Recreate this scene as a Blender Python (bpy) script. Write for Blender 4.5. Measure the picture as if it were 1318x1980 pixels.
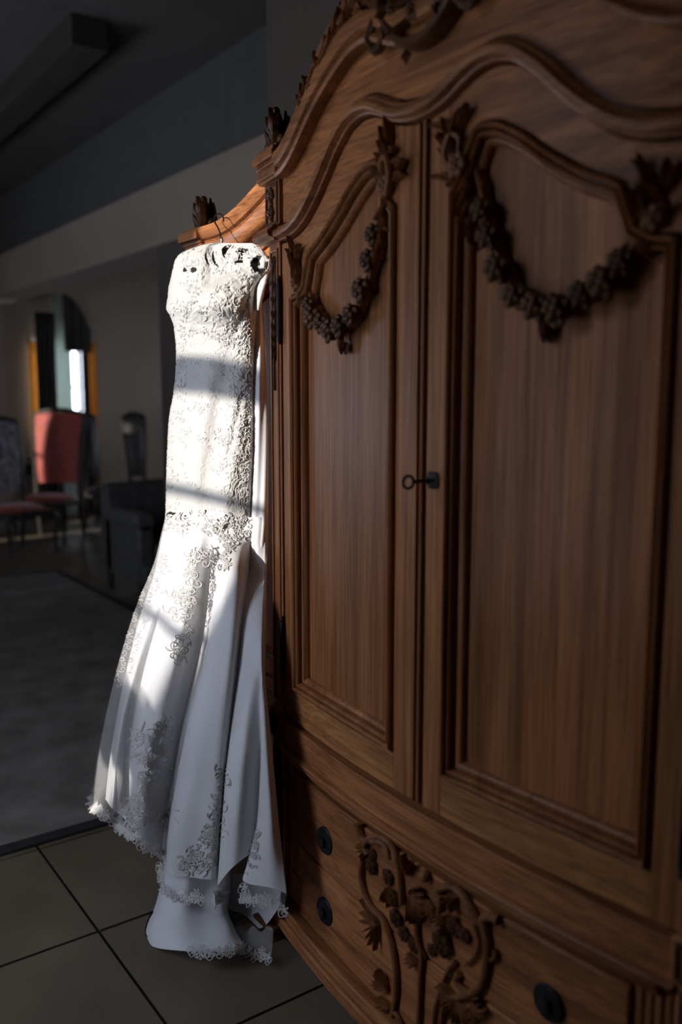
import bpy, bmesh, math, random
from mathutils import Vector, Matrix, noise
from mathutils.bvhtree import BVHTree

RND = random.Random(11)
for o in list(bpy.data.objects):
    bpy.data.objects.remove(o)
scene = bpy.context.scene
COL = scene.collection
rad = math.radians

# ------------------------------------------------------------------ camera
FPX, PCX, PCY = 1720.0, 659.0, 990.0
PITCH = math.atan((PCY - 755.0) / FPX)
YAW = math.atan((PCX + 570.0) / math.hypot(FPX, PCY - 755.0))
CAM = Vector((1.439, -1.221, 1.6))
c_fwd = Vector((-math.cos(YAW) * math.cos(PITCH), math.sin(YAW) * math.cos(PITCH), -math.sin(PITCH)))
c_right = Vector((math.sin(YAW), math.cos(YAW), 0))
c_up = c_right.cross(c_fwd)
cam_data = bpy.data.cameras.new('camera')
cam_data.sensor_fit = 'HORIZONTAL'
cam_data.sensor_width = 36.0
cam_data.lens = FPX / 1318.0 * 36.0
cam_data.clip_start = 0.05
cam_data.dof.use_dof = True
cam_data.dof.focus_distance = 2.6
cam_data.dof.aperture_fstop = 2.05
cam = bpy.data.objects.new('camera', cam_data)
COL.objects.link(cam)
mw = Matrix.Identity(4)
for i in range(3):
    mw[i][0] = c_right[i]; mw[i][1] = c_up[i]; mw[i][2] = -c_fwd[i]; mw[i][3] = CAM[i]
cam.matrix_world = mw
scene.camera = cam

# ------------------------------------------------------------------ light
scene.view_settings.view_transform = 'Standard'
scene.view_settings.look = 'None'
scene.view_settings.gamma = 1.0
scene.view_settings.use_curve_mapping = False
scene.view_settings.exposure = 0.0

SKY = (0.70, 0.80, 1.0)
SKY_STRENGTH = 10.5
world = bpy.data.worlds.new('sky')
scene.world = world
world.use_nodes = True
bg = world.node_tree.nodes['Background']
bg.inputs[0].default_value = SKY + (1,)
bg.inputs[1].default_value = SKY_STRENGTH

SUN_AZ, SUN_EL = rad(-6), rad(18)
sun_dir = Vector((math.sin(SUN_AZ) * math.cos(SUN_EL), math.cos(SUN_AZ) * math.cos(SUN_EL), -math.sin(SUN_EL)))
sd = bpy.data.lights.new('sun', 'SUN')
sd.energy = 6.7
sd.color = (1.0, 0.94, 0.86)
sd.angle = rad(0.9)
sun = bpy.data.objects.new('sun', sd)
COL.objects.link(sun)
sun.rotation_euler = sun_dir.to_track_quat('-Z', 'Y').to_euler()

WALL_Y = -2.2                                   # inner face of the window wall


def portal(x0, x1, z0, z1, y, face=1):                  # guides sky sampling through a window opening
    l = bpy.data.lights.new('sky_portal', 'AREA')
    l.shape = 'RECTANGLE'; l.size = x1 - x0; l.size_y = z1 - z0
    l.cycles.is_portal = True
    o = bpy.data.objects.new('sky_portal', l)
    COL.objects.link(o)
    o.location = ((x0 + x1) / 2, y, (z0 + z1) / 2)
    o.rotation_euler = Vector((0, face, 0)).to_track_quat('-Z', 'Z').to_euler()


WINDOWS = [(-1.24, -.475, .70, 3.12), (-8.13, -7.91, 1.0, 2.9), (-8.88, -8.70, 1.45, 1.85), (-5.5, -3.7, 0.95, 1.95)]
for w in WINDOWS:
    portal(w[0], w[1], w[2], w[3], WALL_Y - 0.13)
FILL_OPENING = (-8.4, -7.75, 0.9, 2.1)  # unseen opening added to lift the dark dining room
portal(*FILL_OPENING, 5.2 + .14, -1)

# ------------------------------------------------------------------ helpers
def ray(px, py):
    return c_fwd + c_right * ((px - PCX) / FPX) + c_up * ((PCY - py) / FPX)


def at_y(px, py, Y):
    d = ray(px, py); return CAM + d * ((Y - CAM.y) / d.y)


def at_z(px, py, Z):
    d = ray(px, py); return CAM + d * ((Z - CAM.z) / d.z)


KB = 0.135                                      # bow of the armoire front: y = KB x^2


def on_bow(px, py, d=0.0):
    """elevation (x, z) of the point of the bowed front seen at a pixel"""
    r = ray(px, py)
    a = KB * r.x ** 2; b = 2 * KB * CAM.x * r.x - r.y; c = KB * CAM.x ** 2 - d - CAM.y
    D = math.sqrt(max(0, b * b - 4 * a * c))
    ts = [t for t in ((-b - D) / (2 * a), (-b + D) / (2 * a)) if t > 0]
    p = CAM + r * min(ts)
    return p.x, p.z


def BOW(x, z, d):
    return Vector((x, KB * x * x - d, z))


WING_Y = 0.20


def WING(x, z, d):
    return Vector((x, WING_Y - d, z))


def pchip(tab):
    xs = [p[0] for p in tab]; ys = [p[1] for p in tab]; n = len(xs)
    h = [xs[i + 1] - xs[i] for i in range(n - 1)]
    dl = [(ys[i + 1] - ys[i]) / h[i] for i in range(n - 1)]
    m = [dl[0]] + [0 if dl[i - 1] * dl[i] <= 0 else 2 * dl[i - 1] * dl[i] / (dl[i - 1] + dl[i]) for i in range(1, n - 1)] + [dl[-1]]

    def f(x):
        if x <= xs[0]: return ys[0]
        if x >= xs[-1]: return ys[-1]
        i = 0
        while x > xs[i + 1]: i += 1
        t = (x - xs[i]) / h[i]
        return ((1 + 2 * t) * (1 - t) ** 2 * ys[i] + t * (1 - t) ** 2 * h[i] * m[i]
                + t * t * (3 - 2 * t) * ys[i + 1] + t * t * (t - 1) * h[i] * m[i + 1])
    return f


def crom(pts, n):
    """Catmull-Rom through Vectors/tuples, n samples per span"""
    P = [Vector(p) for p in pts]
    if len(P) < 3:
        return [P[0].lerp(P[-1], i / n) for i in range(n + 1)]
    out = []
    for i in range(len(P) - 1):
        a = P[i - 1] if i else P[0] * 2 - P[1]
        b, c = P[i], P[i + 1]
        d = P[i + 2] if i + 2 < len(P) else P[-1] * 2 - P[-2]
        for k in range(n):
            t = k / n
            out.append(0.5 * ((2 * b) + (c - a) * t + (2 * a - 5 * b + 4 * c - d) * t * t + (3 * b - a - 3 * c + d) * t ** 3))
    out.append(P[-1].copy())
    return out


def resample(pts, n):
    L = [0.0]
    for i in range(1, len(pts)):
        L.append(L[-1] + (pts[i] - pts[i - 1]).length)
    out = []; j = 0
    for k in range(n):
        s = L[-1] * k / (n - 1)
        while j < len(pts) - 2 and L[j + 1] < s: j += 1
        d = L[j + 1] - L[j]
        out.append(pts[j].lerp(pts[j + 1], 0 if d < 1e-9 else min(1, (s - L[j]) / d)))
    return out


class MB:
    def __init__(s):
        s.v = []; s.f = []

    def add(s, vs, fs):
        b = len(s.v); s.v.extend(vs); s.f.extend([tuple(b + i for i in f) for f in fs])

    def box(s, x0, x1, y0, y1, z0, z1):
        s.add([Vector((x, y, z)) for z in (z0, z1) for y in (y0, y1) for x in (x0, x1)],
              [(0, 2, 3, 1), (4, 5, 7, 6), (0, 1, 5, 4), (1, 3, 7, 5), (3, 2, 6, 7), (2, 0, 4, 6)])

    def grid(s, rows, cu=False, skip=None):
        nr, nc = len(rows), len(rows[0])
        fs = []
        for i in range(nr - 1):
            for j in range(nc if cu else nc - 1):
                if skip and skip(i, j): continue
                k = (j + 1) % nc
                fs.append((i * nc + j, i * nc + k, (i + 1) * nc + k, (i + 1) * nc + j))
        s.add([v for r in rows for v in r], fs)

    def tube(s, pts, r, n=6, flat=1.0, ref=None):
        """round bar through pts; r number or list"""
        m = len(pts)
        if not isinstance(r, (list, tuple)): r = [r] * m
        up = ref
        rows = []
        for i in range(m):
            t = (pts[min(i + 1, m - 1)] - pts[max(i - 1, 0)])
            if t.length < 1e-9: t = Vector((0, 0, 1))
            t.normalize()
            if up is None:
                up = Vector((0, -1, 0)) if abs(t.y) < 0.9 else Vector((1, 0, 0))
            a = t.cross(up)
            if a.length < 1e-6: a = t.cross(Vector((0.3, 0.5, 0.8)))
            a.normalize(); b = a.cross(t)
            if ref is None: up = b
            rows.append([pts[i] + (a * math.cos(q) + b * math.sin(q) * flat) * r[i] for q in [2 * math.pi * k / n for k in range(n)]])
        base = len(s.v)
        s.grid(rows, cu=True)
        s.f.append(tuple(base + k for k in reversed(range(n))))
        s.f.append(tuple(base + (m - 1) * n + k for k in range(n)))

    def blob(s, c, rx, ry, rz, rot=None, nu=8, nv=5):
        c = Vector(c)
        vs = [Vector((0, 0, rz))]
        for i in range(1, nv):
            a = math.pi * i / nv
            for j in range(nu):
                b = 2 * math.pi * j / nu
                vs.append(Vector((rx * math.sin(a) * math.cos(b), ry * math.sin(a) * math.sin(b), rz * math.cos(a))))
        vs.append(Vector((0, 0, -rz)))
        if rot is not None: vs = [rot @ v for v in vs]
        fs = [(0, 1 + j, 1 + (j + 1) % nu) for j in range(nu)]
        for i in range(nv - 2):
            for j in range(nu):
                a = 1 + i * nu + j; b = 1 + i * nu + (j + 1) % nu
                fs.append((a, a + nu, b + nu, b))
        e = len(vs) - 1; q = 1 + (nv - 2) * nu
        fs += [(e, q + (j + 1) % nu, q + j) for j in range(nu)]
        s.add([v + c for v in vs], fs)

    def slab(s, m, xs, zb, zt, d0, d1):
        """board on a front: bottom and top edges are functions of x"""
        rows = []
        for x in xs:
            b = zb(x) if callable(zb) else zb
            t = zt(x) if callable(zt) else zt
            rows.append([m(x, b, d0), m(x, b, d1), m(x, t, d1), m(x, t, d0)])
        base = len(s.v); n = len(xs)
        s.grid(rows, cu=True)
        s.f.append((base, base + 1, base + 2, base + 3))
        e = base + (n - 1) * 4
        s.f.append((e + 3, e + 2, e + 1, e))

    def mold(s, m, path, prof, closed=False):
        """moulding: prof (in-plane offset, depth) swept along path (x,z) with mitred corners"""
        n = len(path)
        rows = []
        for i in range(n):
            p = Vector((path[i][0], path[i][1]))
            def dirn(a, b):
                v = Vector((path[b][0] - path[a][0], path[b][1] - path[a][1])); v.normalize(); return v
            if closed:
                d0 = dirn((i - 1) % n, i); d1 = dirn(i, (i + 1) % n)
            else:
                d1 = dirn(i, i + 1) if i < n - 1 else dirn(i - 1, i)
                d0 = dirn(i - 1, i) if i else d1
            n0 = Vector((-d0.y, d0.x)); n1 = Vector((-d1.y, d1.x))
            nn = n0 + n1
            if nn.length < 1e-6: nn = n0
            nn.normalize()
            k = 1 / max(0.45, nn.dot(n0))
            rows.append([m(p.x + nn.x * a * k, p.y + nn.y * a * k, d) for a, d in prof])
        base = len(s.v); c = len(prof)
        if closed: rows.append(rows[0])
        s.grid(rows, cu=True)
        if not closed:
            s.f.append(tuple(base + k for k in range(c)))
            s.f.append(tuple(base + (n - 1) * c + k for k in reversed(range(c))))

    def leaf(s, m, x, z, ang, L, W, d=0.0, h=0.012, bend=0.0, lift=0.0):
        """pointed carved leaf with a raised rib, lying on a front"""
        rows = []; a = ang; px, pz = x, z; N = 7
        for i in range(N + 1):
            t = i / N
            w = W * 0.5 * (math.sin(math.pi * min(1, t * 1.02 + 0.06)) ** 0.75) if t < 1 else 0.0006
            nx, nz = -math.sin(a), math.cos(a)
            hh = h * (0.35 + 0.65 * math.sin(math.pi * (0.15 + 0.8 * t))) + lift * t * t
            lo = d + lift * t * t * 0.8
            rows.append([m(px - nx * w, pz - nz * w, lo), m(px - nx * w * .55, pz - nz * w * .55, lo + hh * .9),
                         m(px, pz, lo + hh * .55), m(px + nx * w * .55, pz + nz * w * .55, lo + hh * .9),
                         m(px + nx * w, pz + nz * w, lo)])
            px += math.cos(a) * L / N; pz += math.sin(a) * L / N; a += bend / N
        s.grid(rows)

    def flower(s, m, x, z, d, r, petals=6, tilt=0.0):
        """carved rosette: ring of petals round a button"""
        for k in range(petals):
            a = 2 * math.pi * k / petals + tilt
            s.blob(m(x + math.cos(a) * r * .58, z + math.sin(a) * r * .58, d + r * .25), r * .46, r * .34, r * .46, nu=7, nv=4)
        for k in range(petals - 1):
            a = 2 * math.pi * k / (petals - 1) + tilt + .4
            s.blob(m(x + math.cos(a) * r * .3, z + math.sin(a) * r * .3, d + r * .5), r * .28, r * .28, r * .28, nu=6, nv=4)
        s.blob(m(x, z, d + r * .62), r * .22, r * .26, r * .22, nu=6, nv=4)

    def build(s, name, mat, parent=None, smooth=True, bevel=0.0, sharp=38, org=None):
        org = org if org is not None else (parent_org(parent) if parent else Vector((0, 0, 0)))
        me = bpy.data.meshes.new(name)
        me.from_pydata([tuple(v - org) for v in s.v], [], s.f)
        me.validate()
        bm = bmesh.new(); bm.from_mesh(me)
        bmesh.ops.recalc_face_normals(bm, faces=bm.faces)
        bm.to_mesh(me); bm.free()
        if mat: me.materials.append(mat)
        if smooth:
            me.shade_smooth(); me.set_sharp_from_angle(angle=rad(sharp))
        o = bpy.data.objects.new(name, me)
        COL.objects.link(o)
        if parent: o.parent = parent
        else: o.location = org
        if bevel:
            b = o.modifiers.new('bevel', 'BEVEL'); b.width = bevel; b.segments = 2
            b.limit_method = 'ANGLE'; b.angle_limit = rad(40)
        return o


def parent_org(o):
    v = Vector((0, 0, 0))
    while o:
        v += o.location; o = o.parent
    return v


def empty(name, loc, rz=0):
    o = bpy.data.objects.new(name, None)
    o.empty_display_size = 0.1
    COL.objects.link(o); o.location = loc; o.rotation_euler.z = rz
    return o


def tag(o, label=None, cat=None, group=None, kind=None):
    if label: o['label'] = label
    if cat: o['category'] = cat
    if group: o['group'] = group
    if kind: o['kind'] = kind
    return o


def child(src, parent, loc=None):
    c = src.copy(); COL.objects.link(c); c.parent = parent
    if loc is not None: c.location = loc
    return c


def copy_tree(o, parent=None):
    c = o.copy(); COL.objects.link(c); c.parent = parent
    for k in o.children: copy_tree(k, c)
    return c


def lin(a, b, n):
    return [a + (b - a) * i / (n - 1) for i in range(n)]


# ------------------------------------------------------------------ materials
def nodes(name):
    m = bpy.data.materials.new(name); m.use_nodes = True
    nt = m.node_tree
    return m, nt, nt.nodes['Principled BSDF']


def plain(name, col, rough=0.6, metal=0.0, var=0.12, scale=6.0, bump=0.0, sheen=0.0, spec=0.5):
    m, nt, b = nodes(name)
    tc = nt.nodes.new('ShaderNodeTexCoord')
    nz = nt.nodes.new('ShaderNodeTexNoise'); nz.inputs['Scale'].default_value = scale; nz.inputs['Detail'].default_value = 5
    nt.links.new(tc.outputs['Object'], nz.inputs['Vector'])
    rp = nt.nodes.new('ShaderNodeValToRGB')
    rp.color_ramp.elements[0].position = 0.3; rp.color_ramp.elements[1].position = 0.7
    rp.color_ramp.elements[0].color = tuple(c * (1 - var) for c in col) + (1,)
    rp.color_ramp.elements[1].color = tuple(min(1, c * (1 + var)) for c in col) + (1,)
    nt.links.new(nz.outputs['Fac'], rp.inputs[0]); nt.links.new(rp.outputs[0], b.inputs['Base Color'])
    b.inputs['Roughness'].default_value = rough; b.inputs['Metallic'].default_value = metal
    b.inputs['Specular IOR Level'].default_value = spec
    if sheen: b.inputs['Sheen Weight'].default_value = sheen
    if bump:
        bp = nt.nodes.new('ShaderNodeBump'); bp.inputs['Strength'].default_value = bump; bp.inputs['Distance'].default_value = 0.004
        nt.links.new(nz.outputs['Fac'], bp.inputs['Height']); nt.links.new(bp.outputs[0], b.inputs['Normal'])
    return m


def wood(name, axis, cols, rough=0.42, plank=0.0, seed=0.0, fig=1.0):
    """oak: long figure and pores drawn out along the grain axis"""
    m, nt, b = nodes(name)
    L = nt.links.new
    tc = nt.nodes.new('ShaderNodeTexCoord')
    def mapping(across, along):
        mp = nt.nodes.new('ShaderNodeMapping')
        sc = [across] * 3; sc[axis] = along
        mp.inputs['Scale'].default_value = sc; mp.inputs['Location'].default_value = (seed, seed * .7, seed * 1.3)
        L(tc.outputs['Object'], mp.inputs['Vector']); return mp
    n1 = nt.nodes.new('ShaderNodeTexNoise'); n1.inputs['Scale'].default_value = 1.0; n1.inputs['Detail'].default_value = 4
    n1.inputs['Distortion'].default_value = 0.5
    L(mapping(27, 0.75).outputs[0], n1.inputs['Vector'])
    n2 = nt.nodes.new('ShaderNodeTexNoise'); n2.inputs['Scale'].default_value = 1.0; n2.inputs['Detail'].default_value = 3
    L(mapping(170, 4).outputs[0], n2.inputs['Vector'])
    n3 = nt.nodes.new('ShaderNodeTexNoise'); n3.inputs['Scale'].default_value = 1.0; n3.inputs['Detail'].default_value = 2
    L(mapping(5.5, 0.4).outputs[0], n3.inputs['Vector'])
    mix = nt.nodes.new('ShaderNodeMath'); mix.operation = 'MULTIPLY_ADD'; mix.inputs[1].default_value = 0.35; 
    L(n3.outputs['Fac'], mix.inputs[0]); L(n1.outputs['Fac'], mix.inputs[2])
    rp = nt.nodes.new('ShaderNodeValToRGB')
    e = rp.color_ramp.elements
    e[0].position = 0.48; e[0].color = cols[0] + (1,)
    e[1].position = 0.92; e[1].color = cols[2] + (1,)
    k = e.new(0.68); k.color = cols[1] + (1,)
    L(mix.outputs[0], rp.inputs[0])
    pr = nt.nodes.new('ShaderNodeValToRGB')
    pr.color_ramp.elements[0].position = 0.33; pr.color_ramp.elements[0].color = (0.30, 0.26, 0.24, 1)
    pr.color_ramp.elements[1].position = 0.60; pr.color_ramp.elements[1].color = (1, 1, 1, 1)
    L(n2.outputs['Fac'], pr.inputs[0])
    mu = nt.nodes.new('ShaderNodeMix'); mu.data_type = 'RGBA'; mu.blend_type = 'MULTIPLY'; mu.inputs['Factor'].default_value = 0.62
    L(rp.outputs[0], mu.inputs['A']); L(pr.outputs[0], mu.inputs['B'])
    out = mu.outputs['Result']
    if plank:
        sp = nt.nodes.new('ShaderNodeSeparateXYZ'); L(tc.outputs['Object'], sp.inputs[0])
        a = nt.nodes.new('ShaderNodeMath'); a.operation = 'MULTIPLY'; a.inputs[1].default_value = 1 / plank
        L(sp.outputs['X'], a.inputs[0])
        fl = nt.nodes.new('ShaderNodeMath'); fl.operation = 'FLOOR'; L(a.outputs[0], fl.inputs[0])
        wn = nt.nodes.new('ShaderNodeTexWhiteNoise'); wn.noise_dimensions = '1D'; L(fl.outputs[0], wn.inputs['W'])
        mr = nt.nodes.new('ShaderNodeMapRange'); mr.inputs['To Min'].default_value = 0.72; mr.inputs['To Max'].default_value = 1.15
        L(wn.outputs['Value'], mr.inputs['Value'])
        sc = nt.nodes.new('ShaderNodeVectorMath'); sc.operation = 'SCALE'; L(out, sc.inputs[0]); L(mr.outputs[0], sc.inputs['Scale'])
        out = sc.outputs[0]
    L(out, b.inputs['Base Color'])
    b.inputs['Roughness'].default_value = rough
    b.inputs['Specular IOR Level'].default_value = 0.2
    bp = nt.nodes.new('ShaderNodeBump'); bp.inputs['Strength'].default_value = 0.25; bp.inputs['Distance'].default_value = 0.001
    L(n2.outputs['Fac'], bp.inputs['Height']); L(bp.outputs[0], b.inputs['Normal'])
    return m


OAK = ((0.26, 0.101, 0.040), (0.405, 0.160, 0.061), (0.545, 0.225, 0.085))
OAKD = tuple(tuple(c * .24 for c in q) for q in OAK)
M = {}
M['oak_v'] = wood('oak_upright_grain', 2, OAK, seed=1)
M['oak_h'] = wood('oak_level_grain', 0, OAK, seed=5)
M['oak_panel'] = wood('oak_panel_boards', 2, OAK, plank=0.135, seed=9)
M['oak_drawer'] = wood('oak_drawer_front', 0, OAK, seed=13)
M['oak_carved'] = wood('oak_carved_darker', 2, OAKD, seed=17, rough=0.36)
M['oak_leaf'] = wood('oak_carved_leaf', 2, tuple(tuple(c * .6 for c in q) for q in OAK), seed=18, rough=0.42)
M['oak_rail'] = wood('oak_rail_golden', 0, tuple((q[0] * 1.12, q[1] * 1.25, q[2] * 1.2) for q in OAK), seed=57)
M['oak_mould'] = wood('oak_moulding', 2, tuple(tuple(c * .85 for c in q) for q in OAK), seed=21, rough=0.34)
M['oak_mould_h'] = wood('oak_moulding_level', 0, tuple(tuple(c * .85 for c in q) for q in OAK), seed=25, rough=0.34)
M['iron'] = plain('black_iron', (0.012, 0.012, 0.012), 0.5, 0.0, spec=.2)
M['knob'] = plain('black_knob', (0.012, 0.012, 0.013), 0.3, 0.0)
M['brass'] = plain('old_brass', (0.25, 0.17, 0.08), 0.35, 0.9)
M['chrome'] = plain('chrome', (0.75, 0.75, 0.72), 0.15, 1.0)
M['hook'] = plain('dark_bronze_wire', (0.07, 0.045, 0.03), 0.25, 0.9)
M['blackplastic'] = plain('black_hanger', (0.015, 0.015, 0.015), 0.4)


def cloth(name, col, rough=0.55, sheen=0.3, weave=900.0, trans=0.12):
    m, nt, b = nodes(name)
    L = nt.links.new
    tc = nt.nodes.new('ShaderNodeTexCoord')
    nz = nt.nodes.new('ShaderNodeTexNoise'); nz.inputs['Scale'].default_value = weave; nz.inputs['Detail'].default_value = 2
    L(tc.outputs['Object'], nz.inputs['Vector'])
    bp = nt.nodes.new('ShaderNodeBump'); bp.inputs['Strength'].default_value = 0.25; bp.inputs['Distance'].default_value = 0.0006
    L(nz.outputs['Fac'], bp.inputs['Height']); L(bp.outputs[0], b.inputs['Normal'])
    n2 = nt.nodes.new('ShaderNodeTexNoise'); n2.inputs['Scale'].default_value = 9; L(tc.outputs['Object'], n2.inputs['Vector'])
    rp = nt.nodes.new('ShaderNodeValToRGB')
    rp.color_ramp.elements[0].color = tuple(c * .95 for c in col) + (1,); rp.color_ramp.elements[1].color = tuple(col) + (1,)
    L(n2.outputs['Fac'], rp.inputs[0]); L(rp.outputs[0], b.inputs['Base Color'])
    b.inputs['Roughness'].default_value = rough; b.inputs['Sheen Weight'].default_value = sheen
    b.inputs['Specular IOR Level'].default_value = 0.35
    if trans:
        tr = nt.nodes.new('ShaderNodeBsdfTranslucent'); tr.inputs[0].default_value = tuple(col) + (1,)
        mx = nt.nodes.new('ShaderNodeMixShader'); mx.inputs[0].default_value = trans
        L(b.outputs[0], mx.inputs[1]); L(tr.outputs[0], mx.inputs[2])
        L(mx.outputs[0], nt.nodes['Material Output'].inputs[0])
    return m


M['satin'] = cloth('ivory_satin', (0.68, 0.67, 0.685), 0.5)
M['lace'] = cloth('ivory_lace_thread', (0.64, 0.62, 0.60), 0.6, trans=0.15)
M['sheath'] = cloth('ivory_lace_cloth', (0.51, 0.495, 0.475), 0.62, trans=0.1)
M['bead'] = plain('glass_bead', (0.85, 0.85, 0.85), 0.08, 0.0, spec=1.0)


def tulle(name, col, fac):
    m, nt, b = nodes(name)
    L = nt.links.new
    tp = nt.nodes.new('ShaderNodeBsdfTransparent')
    df = nt.nodes.new('ShaderNodeBsdfDiffuse'); df.inputs[0].default_value = tuple(col) + (1,)
    tr = nt.nodes.new('ShaderNodeBsdfTranslucent'); tr.inputs[0].default_value = tuple(col) + (1,)
    a = nt.nodes.new('ShaderNodeMixShader'); a.inputs[0].default_value = 0.4
    L(df.outputs[0], a.inputs[1]); L(tr.outputs[0], a.inputs[2])
    tc = nt.nodes.new('ShaderNodeTexCoord')
    nz = nt.nodes.new('ShaderNodeTexNoise'); nz.inputs['Scale'].default_value = 40
    mp = nt.nodes.new('ShaderNodeMapping'); mp.inputs['Scale'].default_value = (1, 1, 0.08)
    L(tc.outputs['Object'], mp.inputs[0]); L(mp.outputs[0], nz.inputs['Vector'])
    mr = nt.nodes.new('ShaderNodeMapRange'); mr.inputs['To Min'].default_value = fac * .7; mr.inputs['To Max'].default_value = fac * 1.3
    L(nz.outputs['Fac'], mr.inputs['Value'])
    mx = nt.nodes.new('ShaderNodeMixShader'); L(mr.outputs[0], mx.inputs[0])
    L(tp.outputs[0], mx.inputs[1]); L(a.outputs[0], mx.inputs[2])
    L(mx.outputs[0], nt.nodes['Material Output'].inputs[0])
    nt.nodes.remove(b)
    return m


M['tulle'] = tulle('sheer_tulle', (0.80, 0.80, 0.80), 0.24)
M['tulle_thin'] = tulle('sheer_tulle_edge', (0.75, 0.75, 0.78), 0.16)

M['tile'] = plain('beige_stone_tile', (0.125, 0.10, 0.068), 0.55, var=0.22, scale=3.5, bump=0.15)
M['grout'] = plain('dark_grout', (0.015, 0.014, 0.013), 0.95, spec=0.1)
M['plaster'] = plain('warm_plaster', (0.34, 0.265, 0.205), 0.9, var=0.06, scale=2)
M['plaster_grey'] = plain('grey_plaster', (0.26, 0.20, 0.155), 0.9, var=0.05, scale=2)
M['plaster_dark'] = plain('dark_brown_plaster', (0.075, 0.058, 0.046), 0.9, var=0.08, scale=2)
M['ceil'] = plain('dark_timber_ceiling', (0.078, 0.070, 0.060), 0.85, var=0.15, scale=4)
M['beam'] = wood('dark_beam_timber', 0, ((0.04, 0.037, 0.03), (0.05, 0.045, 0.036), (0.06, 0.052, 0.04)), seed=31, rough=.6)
M['frame'] = plain('white_window_paint', (0.6, 0.58, 0.55), 0.5)
M['darkwood'] = wood('dark_walnut', 2, ((0.05, 0.046, 0.042), (0.06, 0.053, 0.046), (0.075, 0.062, 0.052)), seed=40, rough=.35)
M['leather'] = plain('black_leather', (0.085, 0.083, 0.078), 0.55, var=.3, scale=14)
M['red'] = plain('red_damask', (0.34, 0.055, 0.036), 0.7, var=0.3, scale=22, sheen=.3)
M['patterned'] = plain('grey_floral_fabric', (0.26, 0.23, 0.25), 0.7, var=0.8, scale=16)
M['gold'] = plain('gold_drape', (0.62, 0.36, 0.10), 0.6, var=.25, scale=9, sheen=.3)
M['sheer'] = tulle('sheer_window_curtain', (0.78, 0.84, 0.82), 0.75)
M['rug'] = plain('dark_patterned_rug', (0.17, 0.155, 0.14), 0.95, var=0.35, scale=5)
M['rug_edge'] = plain('black_rug_border', (0.014, 0.013, 0.013), 0.95)
M['porcelain'] = plain('white_porcelain', (0.8, 0.78, 0.7), 0.3)
M['blocker'] = plain('dark_blocker', (0.12, 0.11, 0.10), 0.8)  # for the added light blockers outside

# ------------------------------------------------------------------ room shell
X_FAR, X_NEAR, Y_BACK, CEIL = -9.9, 3.2, 5.2, 3.75


def struct(name, mb, mat, label=None, **k):
    o = mb.build(name, mat, **k)
    return tag(o, label, None, None, 'structure')


# floor slab with single stone tiles
mb = MB(); mb.box(X_FAR - .2, X_NEAR + .2, WALL_Y - .2, Y_BACK + .2, -0.12, -0.006)
floor = struct('floor', mb, M['grout'], 'stone tiled floor with dark grout joints', smooth=False)
TS, TX0, TY0 = 0.587, -0.988, -0.388
tile_me = None
nt_ = 0
for i in range(-16, 8):
    for j in range(-4, 11):
        x0 = TX0 + i * TS; y0 = TY0 + j * TS
        if x0 + TS < X_FAR or x0 > 1.0 or y0 > 4.2 or y0 + TS < WALL_Y: continue
        # only tiles the photograph can see: left of the armoire's near end
        if y0 > 0.9 and x0 > -1.4: continue
        if y0 + TS < -0.9 and (x0 < -4.0 or x0 > 0.3): continue
        if y0 > 1.4 and x0 > -3.0: continue
        if x0 + TS < -4.0 and y0 < -0.9: continue
        if nt_ >= 290: continue
        if tile_me is None:
            t = MB(); g = 0.0055
            t.box(g, TS - g, g, TS - g, -0.008, 0.0)
            ob = t.build('tile', M['tile'], floor, smooth=False)
            tile_me = ob.data
        else:
            ob = bpy.data.objects.new('tile', tile_me); COL.objects.link(ob); ob.parent = floor
        ob.location = (x0, y0, RND.uniform(-.0006, .0006)); nt_ += 1
# remaining floor area outside the photograph's view
mb = MB(); mb.box(1.0 + .35, X_NEAR, WALL_Y, 0.72, -0.008, -0.001)
mb.build('tile_field', M['tile'], floor, smooth=False)

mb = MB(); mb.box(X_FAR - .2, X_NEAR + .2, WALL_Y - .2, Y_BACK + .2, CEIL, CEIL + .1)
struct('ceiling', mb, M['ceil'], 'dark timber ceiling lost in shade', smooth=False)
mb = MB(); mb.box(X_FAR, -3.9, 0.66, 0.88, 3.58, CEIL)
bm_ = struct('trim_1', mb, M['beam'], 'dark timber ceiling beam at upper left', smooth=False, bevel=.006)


def wall_with_holes(a0, a1, z0, z1, holes, mk):
    """boxes that leave rectangular holes; mk(a0,a1,z0,z1) adds one box"""
    cuts = sorted({a0, a1} | {h[0] for h in holes} | {h[1] for h in holes})
    for i in range(len(cuts) - 1):
        l, r = cuts[i], cuts[i + 1]
        hs = [h for h in holes if h[0] <= l + 1e-6 and h[1] >= r - 1e-6]
        if not hs: mk(l, r, z0, z1)
        for h in hs:
            if h[2] > z0: mk(l, r, z0, h[2])
            if h[3] < z1: mk(l, r, h[3], z1)


mb = MB()
wall_with_holes(X_FAR - .2, X_NEAR + .2, 0, CEIL, WINDOWS, lambda a, b, c, d: mb.box(a, b, WALL_Y - .14, WALL_Y, c, d))
M['white_wall'] = plain('white_wall_paint', (0.66, 0.62, 0.56), 0.9, var=.03, scale=2)
struct('wall_front', mb, M['white_wall'], 'plaster window wall facing the armoire', smooth=False)
mb = MB(); mb.box(-.36, .30, WALL_Y, WALL_Y + .52, 0, CEIL)
struct('light_baffle', mb, M['white_wall'], 'unseen white baffle added beside the tall window to shade the right door', smooth=False)  # unseen baffle added so window light falls off to the right
FW = (2.08, 2.86, 0.95, 2.25)                     # opening in the far wall (y0,y1,z0,z1)
mb = MB()
wall_with_holes(WALL_Y - .2, Y_BACK + .2, 0, CEIL, [FW], lambda a, b, c, d: mb.box(X_FAR - .15, X_FAR, a, b, c, d))
struct('wall_far', mb, M['plaster'], 'brown plaster far wall of the dining room', smooth=False)
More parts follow.
